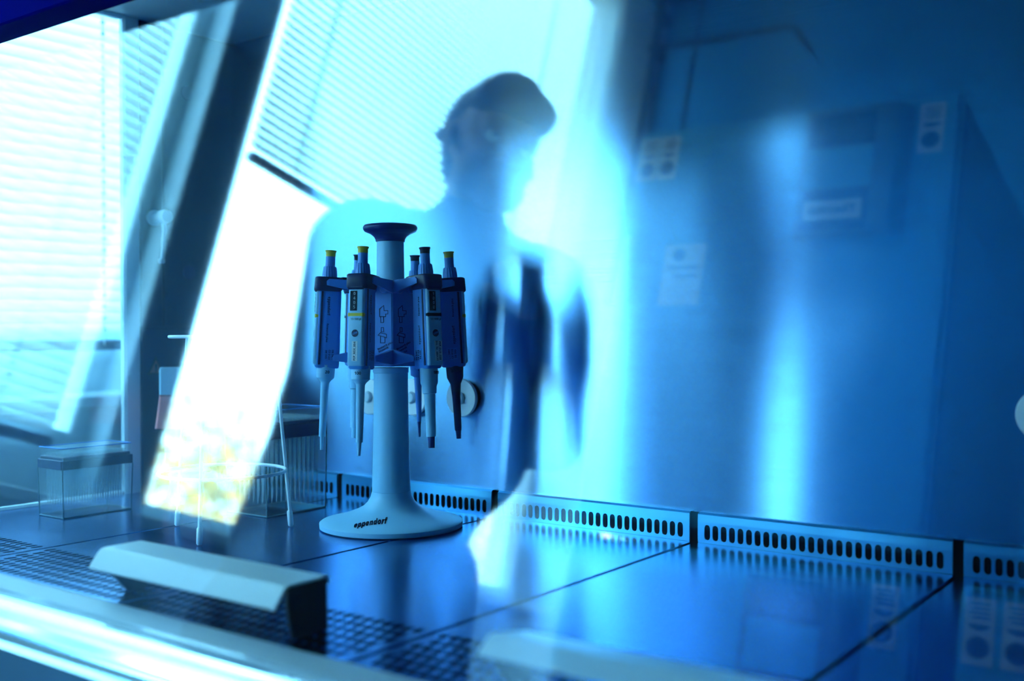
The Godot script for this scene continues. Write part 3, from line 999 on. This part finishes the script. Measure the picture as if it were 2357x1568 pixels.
# ====================================================================== tip boxes
func tip_box(at: Vector3, size: Vector3, band0: float, band1: float, label: String):
	var t := thing("tip_box", label, "tip box", at + Vector3(0, Y0, 0), 0.0, "clear boxes of pipette tips")
	var hx := size.x / 2
	var hz := size.z / 2
	var w := 0.0016
	var st := new_st()
	# tapering clear tub: four walls and a floor
	var k := 0.965
	var lo := [Vector3(-hx * k, 0.001, -hz * k), Vector3(hx * k, 0.001, -hz * k), Vector3(hx * k, 0.001, hz * k), Vector3(-hx * k, 0.001, hz * k)]
	var hi := [Vector3(-hx, band0, -hz), Vector3(hx, band0, -hz), Vector3(hx, band0, hz), Vector3(-hx, band0, hz)]
	for i in 4:
		var j := (i + 1) % 4
		quad(st, lo[j], lo[i], hi[i], hi[j])
		var q := Vector3(1 - w / hx, 1, 1 - w / hz)
		quad(st, lo[i] * q, lo[j] * q, hi[j] * q, hi[i] * q)
	quad(st, lo[0], lo[1], lo[2], lo[3])
	var y2 := Vector3(0, w, 0)
	quad(st, lo[3] + y2, lo[2] + y2, lo[1] + y2, lo[0] + y2)
	obj("tub", st, "box_clear", t)
	# edges of the tub, where the plastic is thick enough to show
	st = new_st()
	for i in 4:
		tube(st, [lo[i], hi[i]], 0.0009, 6)
		tube(st, [lo[i], lo[(i + 1) % 4]], 0.0010, 6)
	obj("tub_edge", st, "bezel", t)
	# blue rim and rack deck
	st = new_st()
	for q in [[-hx - 0.001, -hx + 0.002, -hz, hz], [hx - 0.002, hx + 0.001, -hz, hz], [-hx + 0.002, hx - 0.002, -hz - 0.001, -hz + 0.002], [-hx + 0.002, hx - 0.002, hz - 0.002, hz + 0.001]]:
		box(st, Vector3(q[0], band0, q[2]), Vector3(q[1], band1, q[3]), 0.0006)
	obj("rim", st, "rim_blue", t)
	st = new_st()
	box(st, Vector3(-hx + 0.002, band1 - 0.005, -hz + 0.002), Vector3(hx - 0.002, band1 + 0.004, hz - 0.002), 0.001)
	var deck := obj("rack_deck", st, "rim_blue", t)
	# lid
	st = new_st()
	var a := Vector3(-hx + 0.0015, band1, -hz + 0.0015)
	var e := Vector3(hx - 0.0015, size.y, hz - 0.0015)
	box(st, a, Vector3(e.x, e.y, a.z + w)); box(st, Vector3(a.x, a.y, e.z - w), e)
	box(st, a, Vector3(a.x + w, e.y, e.z)); box(st, Vector3(e.x - w, a.y, a.z), e)
	box(st, Vector3(a.x, e.y - w, a.z), e)
	obj("lid", st, "box_clear", t)
	st = new_st()
	var cs := [Vector3(a.x, e.y, a.z), Vector3(e.x, e.y, a.z), Vector3(e.x, e.y, e.z), Vector3(a.x, e.y, e.z)]
	tube(st, cs, 0.0009, 6, true)
	obj("lid_edge", st, "plastic", t)
	# the tips, hanging from the deck in 8 by 12, and their collars above it
	st = new_st()
	var L := band1 - 0.012
	lathe(st, [Vector2(0.0006, -L + 0.004), Vector2(0.0012, -L * 0.7), Vector2(0.0022, -0.012), Vector2(0.0026, 0.003), Vector2(0.0030, 0.0085), Vector2(0.0022, 0.0085)], Transform3D(), 10)
	st.generate_normals()
	var tm := st.commit()
	for ix in 8:
		for iz in 12:
			var p := Vector3((ix - 3.5) * (size.x - 0.010) / 8.0, band1, (iz - 5.5) * (size.z - 0.010) / 12.0)
			obj("tip", tm, "tip_clear", deck, Transform3D(Basis(), p))

# ====================================================================== wire stand
func wire_stand():
	var c := Vector3(0.3647, 0, 0.2753)
	var t := thing("wire_stand", "white coated wire stand with two rings on three legs beside the pipette carousel", "stand", c + Vector3(0, Y0 + 0.0010, 0))
	var feet := [Vector3(0.2859, 0, 0.2818) - c, Vector3(0.4071, 0, 0.3407) - c, Vector3(0.4012, 0, 0.2032) - c]
	for f in feet:
		var st := new_st()
		var tp: Vector3 = f * (0.0590 / 0.079) + Vector3(0, 0.2295, 0)
		tube(st, [f + Vector3(0, 0.004, 0), tp], 0.0021, 10)
		var leg := obj("leg", st, "wire_white", t)
		st = new_st()
		var d: Vector3 = (tp - f).normalized()
		tube(st, [f, f + d * 0.0015, f + d * 0.018, f + d * 0.0195], [0.0022, 0.0034, 0.0034, 0.0022], 12)
		obj("foot_cap", st, "wire_white", leg)
	for r in [[0.0725, 0.0709], [0.0590, 0.2295]]:
		var st := new_st()
		var pts := []
		for k in 64:
			pts.append(Vector3(r[0] * cos(TAU * k / 64), r[1], r[0] * sin(TAU * k / 64)))
		tube(st, pts, 0.0020, 8, true)
		obj("ring", st, "wire_white", t)

# ====================================================================== pink boxes by the side wall
func pink_boxes():
	var spots := [[0.074, 0.0, 0.0], [0.072, 0.0985, 0.0]]
	var labs := ["lower pale box with a flared pink skirt, under its twin by the steel side wall", "upper pale box with a flared pink skirt, stacked by the steel side wall"]
	var dims := [[0.030, 0.024, 0.0335, 0.034, 0.064, 0.0985], [0.036, 0.030, 0.042, 0.0, 0.052, 0.0860]]
	for i in 2:
		var d: Array = dims[i]
		var t := thing("reagent_box", labs[i], "box", Vector3(spots[i][0], Y0 + 0.0006 + spots[i][1], 0.112), 0.95, "pink and white boxes by the side wall")
		var hx: float = d[0]
		var hz: float = d[1]
		var st := new_st()
		# foot (lower one only), flared skirt, pale upper half, lid line
		if d[3] > 0.0:
			box(st, Vector3(-hx * 0.8, 0, -hz * 0.8), Vector3(hx * 0.8, d[3], hz * 0.8), 0.002)
			obj("foot", st, "pale_box", t)
			st = new_st()
		var f: float = d[2] / hx
		loft(st, [rrect(hx * f, hz * f, 0.004, d[3], 0, 3), rrect(hx, hz, 0.004, d[4] - 0.006 if i else d[4], 0, 3)], false, true)
		obj("skirt", st, "pink", t)
		st = new_st()
		loft(st, [rrect(hx, hz, 0.003, d[4] - 0.004 if i else d[4], 0, 3), rrect(hx, hz, 0.003, d[5] - 0.003, 0, 3), rrect(hx - 0.001, hz - 0.001, 0.003, d[5], 0, 3)], false, true)
		obj("upper_half", st, "pale_box", t)
		st = new_st()
		box(st, Vector3(-hx * 0.2, d[5] - 0.020, hz), Vector3(hx * 0.75, d[5] - 0.012, hz + 0.0004))
		obj("print_strip", st, "hub_plastic", t)

# ====================================================================== incubators, pipes
func incubators():
	var specs := [
		[Vector3(0.567, Y0 + 0.270, 2.15), "upper incubator of the stack, topped by the pipes, its control panel at the right"],
		[Vector3(0.567, Y0 - 0.600, 2.15), "lower incubator of the stack with round dark stickers, standing on the floor"],
		[Vector3(1.29, Y0 - 0.600, 2.15), "single incubator standing right of the stacked pair"]]
	for i in 3:
		var base: Vector3 = specs[i][0]
		var t := thing("incubator", specs[i][1], "incubator", base, PI, "white laboratory incubators")
		var h := 0.85
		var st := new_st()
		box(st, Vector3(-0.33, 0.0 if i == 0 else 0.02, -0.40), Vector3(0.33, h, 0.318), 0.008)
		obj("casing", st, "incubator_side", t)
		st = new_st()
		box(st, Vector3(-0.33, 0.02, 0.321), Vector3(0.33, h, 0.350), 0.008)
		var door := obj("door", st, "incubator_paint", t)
		# local +x is the room's -x because the front looks towards the cabinet
		st = new_st()
		prism(st, PackedVector2Array([Vector2(-0.25, 0), Vector2(-0.225, 0.030), Vector2(-0.055, 0.030), Vector2(-0.045, 0)]), h - 0.275, h - 0.020, Transform3D(Basis(Vector3.RIGHT, Vector3(0, 0, 1), Vector3(0, 1, 0)) * Basis(Vector3.UP, 0), Vector3(0, 0, 0.350)))
		var pan := obj("control_panel", st, "bezel", t)
		st = new_st()
		box(st, Vector3(-0.190, h - 0.100, 0.378), Vector3(-0.066, h - 0.032, 0.382), 0.001)
		obj("screen", st, "screen_dark", pan)
		st = new_st()
		box(st, Vector3(-0.190, h - 0.185, 0.378), Vector3(-0.066, h - 0.105, 0.381), 0.001)
		obj("key_field", st, "incubator_paint", pan)
		st = new_st()
		box(st, Vector3(-0.190, h - 0.270, 0.378), Vector3(-0.066, h - 0.190, 0.381), 0.001)
		obj("name_field", st, "collar_plastic", pan)
		st = new_st()
		box(st, Vector3(-0.180, h - 0.250, 0.380), Vector3(-0.072, h - 0.212, 0.383), 0.001)
		var np := obj("name_plate", st, "label_white", t)
		text("lettering", "Thermo", 0.018, "print", np, Transform3D(Basis(), Vector3(-0.126, h - 0.231, 0.3832)), true, 0.0006)
		st = new_st()
		box(st, Vector3(0.295, 0.30, 0.352), Vector3(0.315, 0.60, 0.372), 0.006)
		obj("door_handle", st, "pale_metal", t)
		for s in [[-0.280, 0.300, 0.252], [-0.280], [0.300, 0.245]][i]:
			st = new_st()
			box(st, Vector3(s - 0.022, h - 0.118, 0.350), Vector3(s + 0.022, h - 0.018, 0.3508))
			var sk := obj("sticker", st, "label_white", t)
			st = new_st()
			lathe(st, [Vector2(0.0165, 0), Vector2(0.0165, 0.0006), Vector2(0, 0.0006)], Transform3D(Basis(Vector3.RIGHT, PI / 2), Vector3(s, h - 0.092, 0.3507)), 28)
			obj("dot", st, "dot_green", sk)
			st = new_st()
			prism(st, PackedVector2Array([Vector2(s - 0.016, h - 0.058), Vector2(s + 0.016, h - 0.058), Vector2(s + 0.012, h - 0.064), Vector2(s, h - 0.067), Vector2(s - 0.012, h - 0.064)]), 0.3507, 0.3512)
			for k in 4:
				box(st, Vector3(s - 0.015, h - 0.028 - 0.007 * k, 0.3507), Vector3(s + 0.015 - 0.004 * (k % 2), h - 0.025 - 0.007 * k, 0.3512))
			obj("sticker_print", st, "print", sk)
		if i > 0:
			for fx in [-0.28, 0.28]:
				for fz in [-0.34, 0.27]:
					st = new_st()
					var low := -(base.y)
					lathe(st, [Vector2(0.02, low), Vector2(0.02, low + 0.01), Vector2(0.012, low + 0.012), Vector2(0.012, 0.03)], Transform3D(Basis(), Vector3(fx, 0, fz)), 16)
					obj("foot", st, "black", t)
	# door sheet of paper with an emblem, on the upper incubator
	var p := new_st()
	box(p, Vector3(-0.045, 0, 0), Vector3(0.045, 0.13, 0.0008))
	var sheet := thing("paper_notice", "paper notice with a dark round emblem taped to the upper incubator door", "notice", Vector3(0.39, Y0 + 0.72, 1.7992), PI)
	obj("sheet", p, "label_white", sheet)
	p = new_st()
	lathe(p, [Vector2(0.014, 0), Vector2(0.014, 0.0005), Vector2(0, 0.0005)], Transform3D(Basis(Vector3.RIGHT, PI / 2), Vector3(0.012, 0.108, 0.0008)), 24)
	box(p, Vector3(-0.035, 0.078, 0.0008), Vector3(0.036, 0.083, 0.0012))
	box(p, Vector3(-0.035, 0.060, 0.0008), Vector3(0.020, 0.064, 0.0012))
	obj("emblem_print", p, "print", sheet)

func pipes():
	var t := thing("gas_pipe", "dark gas pipe running down the far wall behind the stacked incubators", "pipe", Vector3(-0.25, Y0 + 1.0, 2.54))
	var st := new_st()
	tube(st, [Vector3(0, 0, 0), Vector3(0, 1.04, 0)], 0.011, 12)
	obj("riser", st, "pipe_dark", t)
	st = new_st()
	tube(st, [Vector3(0, 0.86, 0), Vector3(0.44, 0.85, 0), Vector3(0.465, 0.838, 0), Vector3(0.52, 0.76, 0)], 0.010, 12)
	obj("branch", st, "pipe_dark", t)
	st = new_st()
	for y in [0.30, 0.86, 0.985]:
		box(st, Vector3(-0.016, y - 0.014, -0.014), Vector3(0.016, y + 0.014, 0.058), 0.003)
	obj("clamp", st, "pipe_dark", t)
	t = thing("thin_pipe", "thin dark pipe on the far wall right of the gas pipe", "pipe", Vector3(-0.12, Y0 + 1.0, 2.57))
	st = new_st()
	tube(st, [Vector3(0, 0, 0), Vector3(0, 1.04, 0)], 0.006, 10)
	obj("riser", st, "pipe_dark", t)

# ====================================================================== a person, from blended capsules
func field_mesh(bones: Array, cell: float, k: float) -> ArrayMesh:
	var lo := Vector3(1e9, 1e9, 1e9)
	var hi := -lo
	for b in bones:
		for q in [[b[0], b[2]], [b[1], b[3]]]:
			var r: Vector3 = Vector3.ONE * (q[1] + cell * 2.5)
			lo = lo.min(q[0] - r); hi = hi.max(q[0] + r)
	var n := Vector3i(((hi - lo) / cell).ceil()) + Vector3i.ONE
	var F := PackedFloat32Array()
	F.resize(n.x * n.y * n.z)
	F.fill(1.0)
	var reach := cell * 2.2 + k
	for b in bones:
		var a: Vector3 = b[0]
		var e: Vector3 = b[1]
		var ra: float = b[2]
		var rb: float = b[3]
		var sc: Vector3 = b[4] if b.size() > 4 else Vector3.ONE
		var rm := maxf(ra, rb) * maxf(1.0, maxf(1.0 / sc.x, maxf(1.0 / sc.y, 1.0 / sc.z))) + reach
		var p0 := Vector3i(((a.min(e) - Vector3.ONE * rm - lo) / cell).floor()).clamp(Vector3i.ZERO, n - Vector3i.ONE)
		var p1 := Vector3i(((a.max(e) + Vector3.ONE * rm - lo) / cell).ceil()).clamp(Vector3i.ZERO, n - Vector3i.ONE)
		var d := (e - a) * sc
		var dd := maxf(d.length_squared(), 1e-9)
		for z in range(p0.z, p1.z + 1):
			for y in range(p0.y, p1.y + 1):
				var at := (z * n.y + y) * n.x
				for x in range(p0.x, p1.x + 1):
					var q := (lo + Vector3(x, y, z) * cell - a) * sc
					var t := clampf(q.dot(d) / dd, 0.0, 1.0)
					var f := (q - d * t).length() - lerpf(ra, rb, t)
					var g := F[at + x]
					var h := maxf(k - absf(f - g), 0.0) / k
					F[at + x] = minf(f, g) - h * h * k * 0.25
	var ids := {}
	var V := PackedVector3Array()
	var N := PackedVector3Array()
	var sx := 1
	var sy := n.x
	var sz := n.x * n.y
	for z in n.z - 1:
		for y in n.y - 1:
			var row := (z * n.y + y) * n.x
			for x in n.x - 1:
				var i := row + x
				var c := [F[i], F[i + 1], F[i + sy], F[i + sy + 1], F[i + sz], F[i + sz + 1], F[i + sz + sy], F[i + sz + sy + 1]]
				var inside := 0
				for v in c:
					if v < 0.0: inside += 1
				if inside == 0 or inside == 8: continue
				var s := Vector3.ZERO
				var m := 0
				for ed in [[0, 1], [2, 3], [4, 5], [6, 7], [0, 2], [1, 3], [4, 6], [5, 7], [0, 4], [1, 5], [2, 6], [3, 7]]:
					var fa: float = c[ed[0]]
					var fb: float = c[ed[1]]
					if (fa < 0.0) == (fb < 0.0): continue
					var t := fa / (fa - fb)
					var pa := Vector3(ed[0] & 1, (ed[0] >> 1) & 1, ed[0] >> 2)
					var pb := Vector3(ed[1] & 1, (ed[1] >> 1) & 1, ed[1] >> 2)
					s += pa.lerp(pb, t); m += 1
				ids[i] = V.size()
				V.append(lo + (Vector3(x, y, z) + s / m) * cell)
				N.append(Vector3(c[1] + c[3] + c[5] + c[7] - c[0] - c[2] - c[4] - c[6], c[2] + c[3] + c[6] + c[7] - c[0] - c[1] - c[4] - c[5], c[4] + c[5] + c[6] + c[7] - c[0] - c[1] - c[2] - c[3]).normalized())
	var I := PackedInt32Array()
	for i in ids:
		for ax in [[sx, sy, sz], [sy, sz, sx], [sz, sx, sy]]:
			var f0: bool = F[i] < 0.0
			if f0 == (F[i + ax[0]] < 0.0): continue
			var j1: int = i - ax[1]
			var j2: int = i - ax[1] - ax[2]
			var j3: int = i - ax[2]
			if not (ids.has(j1) and ids.has(j2) and ids.has(j3)): continue
			var q := [ids[i], ids[j1], ids[j2], ids[j3]]
			# corners go round axis ax[0]; clockwise seen from outside
			if f0: I.append_array([q[0], q[2], q[1], q[0], q[3], q[2]])
			else: I.append_array([q[0], q[1], q[2], q[0], q[2], q[3]])
	var arr := []
	arr.resize(Mesh.ARRAY_MAX)
	arr[Mesh.ARRAY_VERTEX] = V
	arr[Mesh.ARRAY_NORMAL] = N
	arr[Mesh.ARRAY_INDEX] = I
	var am := ArrayMesh.new()
	am.add_surface_from_arrays(Mesh.PRIMITIVE_TRIANGLES, arr)
	return am

func person():
	var t := thing("person", "person in a dark coat standing before the half covered window, elbows bent", "person", Vector3(0.195, 0, 1.36), deg_to_rad(129.7))
	# local: +z forward, +x the person's left
	var hip := 0.98
	var body := []
	body.append([Vector3(0.055, hip, 0), Vector3(0.01, 1.18, 0.01), 0.118, 0.115, Vector3(0.82, 1, 1.15)])
	body.append([Vector3(0, 1.18, 0.01), Vector3(0, 1.43, -0.005), 0.122, 0.125, Vector3(0.74, 1, 1.12)])
	body.append([Vector3(-0.15, 1.50, -0.01), Vector3(0.15, 1.50, -0.01), 0.062, 0.062])
	body.append([Vector3(0, 1.48, -0.01), Vector3(0.0, 1.60, 0.01), 0.058, 0.052])
	var hands := []
	for s in [-1, 1]:
		body.append([Vector3(0.05 + s * 0.095, hip - 0.03, 0), Vector3(s * 0.105, 0.52, 0.012), 0.090, 0.058])
		body.append([Vector3(s * 0.105, 0.52, 0.012), Vector3(s * 0.110, 0.10, -0.015), 0.056, 0.038])
		body.append([Vector3(s * 0.110, 0.07, -0.02), Vector3(s * 0.125, 0.035, 0.13), 0.040, 0.030])
		var sh := Vector3(s * 0.195, 1.48, -0.01)
		var el := Vector3(s * 0.222, 1.245, -0.015)
		var wr := Vector3(s * 0.10, 1.385, 0.195)
		if s > 0:
			el = Vector3(0.180, 1.20, -0.04)
			wr = Vector3(0.225, 0.955, 0.0)
		body.append([sh, el, 0.052, 0.042])
		body.append([el, wr, 0.042, 0.028])
		hands.append([s, el, wr])
	obj("body", field_mesh(body, 0.013, 0.03), "skin", t)
	# clothes
	var coat := []
	coat.append([Vector3(0.065, 0.90, 0), Vector3(0.02, 1.18, 0.01), 0.130, 0.124, Vector3(0.82, 1, 1.12)])
	coat.append([Vector3(0.155, 0.82, 0), Vector3(0.085, 1.15, 0.0), 0.125, 0.070, Vector3(0.85, 1, 1.1)])
	coat.append([Vector3(0, 1.18, 0.01), Vector3(0, 1.43, -0.005), 0.136, 0.138, Vector3(0.74, 1, 1.10)])
	coat.append([Vector3(-0.16, 1.505, -0.01), Vector3(0.16, 1.505, -0.01), 0.072, 0.072])
	coat.append([Vector3(0, 1.53, -0.015), Vector3(0, 1.575, 0.0), 0.078, 0.066])
	for hd in hands:
		var s: int = hd[0]
		coat.append([Vector3(s * 0.195, 1.485, -0.01), hd[1], 0.068, 0.058])
		coat.append([hd[1], hd[1].lerp(hd[2], 0.92), 0.058, 0.044])
	obj("coat", field_mesh(coat, 0.013, 0.03), "coat_cloth", t)
	var tro := []
	for s in [-1, 1]:
		tro.append([Vector3(0.05 + s * 0.095, hip - 0.02, 0), Vector3(s * 0.105, 0.52, 0.012), 0.098, 0.074])
		tro.append([Vector3(s * 0.105, 0.52, 0.012), Vector3(s * 0.110, 0.11, -0.012), 0.072, 0.060])
	obj("trousers", field_mesh(tro, 0.014, 0.03), "trouser_cloth", t)
	for s in [-1, 1]:
		obj("shoe", field_mesh([[Vector3(s * 0.110, 0.052, -0.035), Vector3(s * 0.126, 0.042, 0.14), 0.050, 0.040]], 0.010, 0.02), "shoe", t)
	# head on its own finer grid, turned towards the camera side
	var hx := Transform3D(Basis(Vector3.UP, deg_to_rad(-12)) * Basis(Vector3.RIGHT, 0.10) * Basis(Vector3.BACK, 0.06), Vector3(0.0, 1.60, 0.01))
	var hb := []
	hb.append([Vector3(0, 0.145, -0.018), Vector3(0, 0.150, 0.012), 0.092, 0.086, Vector3(1.18, 1, 1)])
	hb.append([Vector3(0, 0.060, 0.030), Vector3(0, 0.020, 0.058), 0.062, 0.030])
	hb.append([Vector3(-0.030, 0.045, 0.035), Vector3(0.030, 0.045, 0.035), 0.040, 0.040])
	hb.append([Vector3(0, 0.0, -0.012), Vector3(0, 0.06, -0.005), 0.052, 0.056])
	hb.append([Vector3(0, 0.115, 0.094), Vector3(0, 0.080, 0.112), 0.009, 0.013])
	for s in [-1, 1]:
		hb.append([Vector3(s * 0.014, 0.134, 0.090), Vector3(s * 0.042, 0.136, 0.076), 0.011, 0.010])
		hb.append([Vector3(s * 0.010, 0.078, 0.098), Vector3(s * 0.012, 0.078, 0.098), 0.008, 0.008])
		hb.append([Vector3(s * 0.080, 0.122, -0.012), Vector3(s * 0.082, 0.088, -0.006), 0.018, 0.011, Vector3(2.0, 1, 1)])
		hb.append([Vector3(s * 0.080, 0.132, -0.016), Vector3(s * 0.092, 0.112, -0.022), 0.010, 0.010])
	hb.append([Vector3(-0.018, 0.046, 0.092), Vector3(0.018, 0.046, 0.092), 0.008, 0.008])
	hb.append([Vector3(-0.014, 0.036, 0.090), Vector3(0.014, 0.036, 0.090), 0.009, 0.009])
	var head := obj("head", field_mesh(hb, 0.0042, 0.012), "skin", t, hx)
	for s in [-1, 1]:
		obj("eye", field_mesh([[Vector3(s * 0.030, 0.116, 0.074), Vector3(s * 0.031, 0.116, 0.074), 0.0125, 0.0125]], 0.003, 0.004), "label_white", head)
		obj("pupil", field_mesh([[Vector3(s * 0.030, 0.116, 0.0845), Vector3(s * 0.031, 0.116, 0.0845), 0.0045, 0.0045]], 0.0015, 0.002), "black", head)
	var hr := []
	hr.append([Vector3(0, 0.168, -0.030), Vector3(0, 0.178, 0.020), 0.090, 0.082, Vector3(1.14, 1, 1)])
	hr.append([Vector3(0, 0.100, -0.050), Vector3(0, 0.150, -0.045), 0.066, 0.080, Vector3(1.0, 1, 1)])
	hr.append([Vector3(-0.05, 0.190, 0.062), Vector3(0.05, 0.190, 0.062), 0.028, 0.028])
	obj("hair", field_mesh(hr, 0.005, 0.02), "hair", head)
	# hands: palm, four bent fingers, thumb
	for hd in hands:
		var s: int = hd[0]
		var wr: Vector3 = hd[2]
		var f: Vector3 = (wr - hd[1]).normalized()
		var side := Vector3(s, 0, 0.25).normalized()
		side = (side - f * side.dot(f)).normalized()
		var dn := -side.cross(f) * s
		if dn.y > 0: dn = -dn
		var hbones := [[wr - f * 0.02, wr + f * 0.02, 0.026, 0.024], [wr + f * 0.03 + side * 0.022, wr + f * 0.085 + side * 0.026, 0.014, 0.013], [wr + f * 0.03, wr + f * 0.09, 0.015, 0.013], [wr + f * 0.03 - side * 0.022, wr + f * 0.085 - side * 0.026, 0.014, 0.013]]
		var len := [0.066, 0.076, 0.071, 0.056]
		for k in 4:
			var a: Vector3 = wr + f * (0.086 if k in [1, 2] else 0.080) + side * (-0.030 + 0.020 * k)
			var L: float = len[k]
			var p1 := a + (f * 0.90 + dn * 0.30).normalized() * L * 0.45
			var p2 := p1 + (f * 0.55 + dn * 0.80).normalized() * L * 0.32
			var p3 := p2 + (f * 0.15 + dn * 1.0).normalized() * L * 0.25
			hbones.append([a - f * 0.01, p1, 0.0092, 0.0085])
			hbones.append([p1, p2, 0.0085, 0.0078])
			hbones.append([p2, p3, 0.0078, 0.0066])
		var ta := wr + f * 0.025 - side * 0.024
		var tb := ta + (f * 0.7 - side * 0.75 + dn * 0.2).normalized() * 0.036
		hbones.append([ta, tb, 0.0125, 0.0100])
		hbones.append([tb, tb + (f * 0.9 - side * 0.2 + dn * 0.4).normalized() * 0.030, 0.0098, 0.0078])
		obj("hand", field_mesh(hbones, 0.0036, 0.006), "skin", t)

# ====================================================================== outside the windows
func outside():
	var st := new_st()
	box(st, Vector3(-40, -4.3, -30), Vector3(-0.9, -4.0, 40))
	struct("ground", st, "lawn")
	var rng := RandomNumberGenerator.new()
	rng.seed = 77
	var lq := SurfaceTool.new()
	lq.begin(Mesh.PRIMITIVE_TRIANGLES)
	lq.set_smooth_group(-1)
	for p in [[Vector3(0, 0, 0), Vector3(0.5, 0.06, 0.22), Vector3(1, 0, 0)], [Vector3(0, 0, 0), Vector3(1, 0, 0), Vector3(0.5, 0.06, -0.22)]]:
		tri(lq, p[0], p[1], p[2])
	lq.generate_normals()
	var leaf := lq.commit()
	var spots := [[Vector3(-11, -4, 8.4), 7.1], [Vector3(-12, -4, 12.2), 7.7], [Vector3(-12, -4, 16.2), 7.2], [Vector3(-13.5, -4, 20.5), 8.2]]
	var labs := ["smallest yellow green tree outside the half covered window, nearest to the cabinet", "second yellow green tree from the cabinet, outside the half covered window", "third yellow green tree from the cabinet, just before the tallest one", "tallest yellow green tree, furthest from the building outside"]
	for i in 4:
		var at: Vector3 = spots[i][0]
		var h: float = spots[i][1]
		var t := thing("garden_tree", labs[i], "tree", at, 0.0, "trees outside the windows")
		st = new_st()
		tube(st, [Vector3.ZERO, Vector3(0.05, h * 0.4, 0.02), Vector3(-0.04, h * 0.75, 0.0)], [0.16, 0.12, 0.05], 10)
		obj("trunk", st, "bark", t)
		var mm := MultiMesh.new()
		mm.transform_format = MultiMesh.TRANSFORM_3D
		mm.mesh = leaf
		mm.instance_count = 2600
		for k in 2600:
			var d := Vector3(rng.randfn(), rng.randfn(), rng.randfn()).normalized()
			var r: float = h * 0.30 * pow(rng.randf(), 0.33)
			var p := Vector3(0, h * 0.70, 0) + d * r * Vector3(1.15, 0.95, 1.15)
			var bs := Basis.from_euler(Vector3(rng.randf() * TAU, rng.randf() * TAU, rng.randf() * TAU)).scaled(Vector3.ONE * rng.randf_range(0.16, 0.30))
			mm.set_instance_transform(k, Transform3D(bs, p))
		var mi := MultiMeshInstance3D.new()
		mi.name = "crown"
		mi.multimesh = mm
		mi.material_override = M["leaf"]
		mi.set_meta("kind", "stuff")
		t.add_child(mi, true)
	# neighbouring house seen low through the window beside the cabinet
	var hs := thing("neighbour_house", "pale neighbouring building outside the window beside the cabinet", "building", Vector3(-24, -4, -16))
	st = new_st()
	box(st, Vector3(-4, 0, -12), Vector3(4, 5.2, 8), 0.05)
	obj("wall", st, "facade", hs)
	st = new_st()
	box(st, Vector3(-4.3, 5.2, -12.3), Vector3(4.3, 5.5, 8.3), 0.05)
	obj("roof", st, "dark_paint", hs)
	for k in 4:
		st = new_st()
		box(st, Vector3(3.98, 2.6, -10.5 + 4.6 * k), Vector3(4.05, 4.2, -8.7 + 4.6 * k), 0.02)
		obj("window", st, "screen_dark", hs)
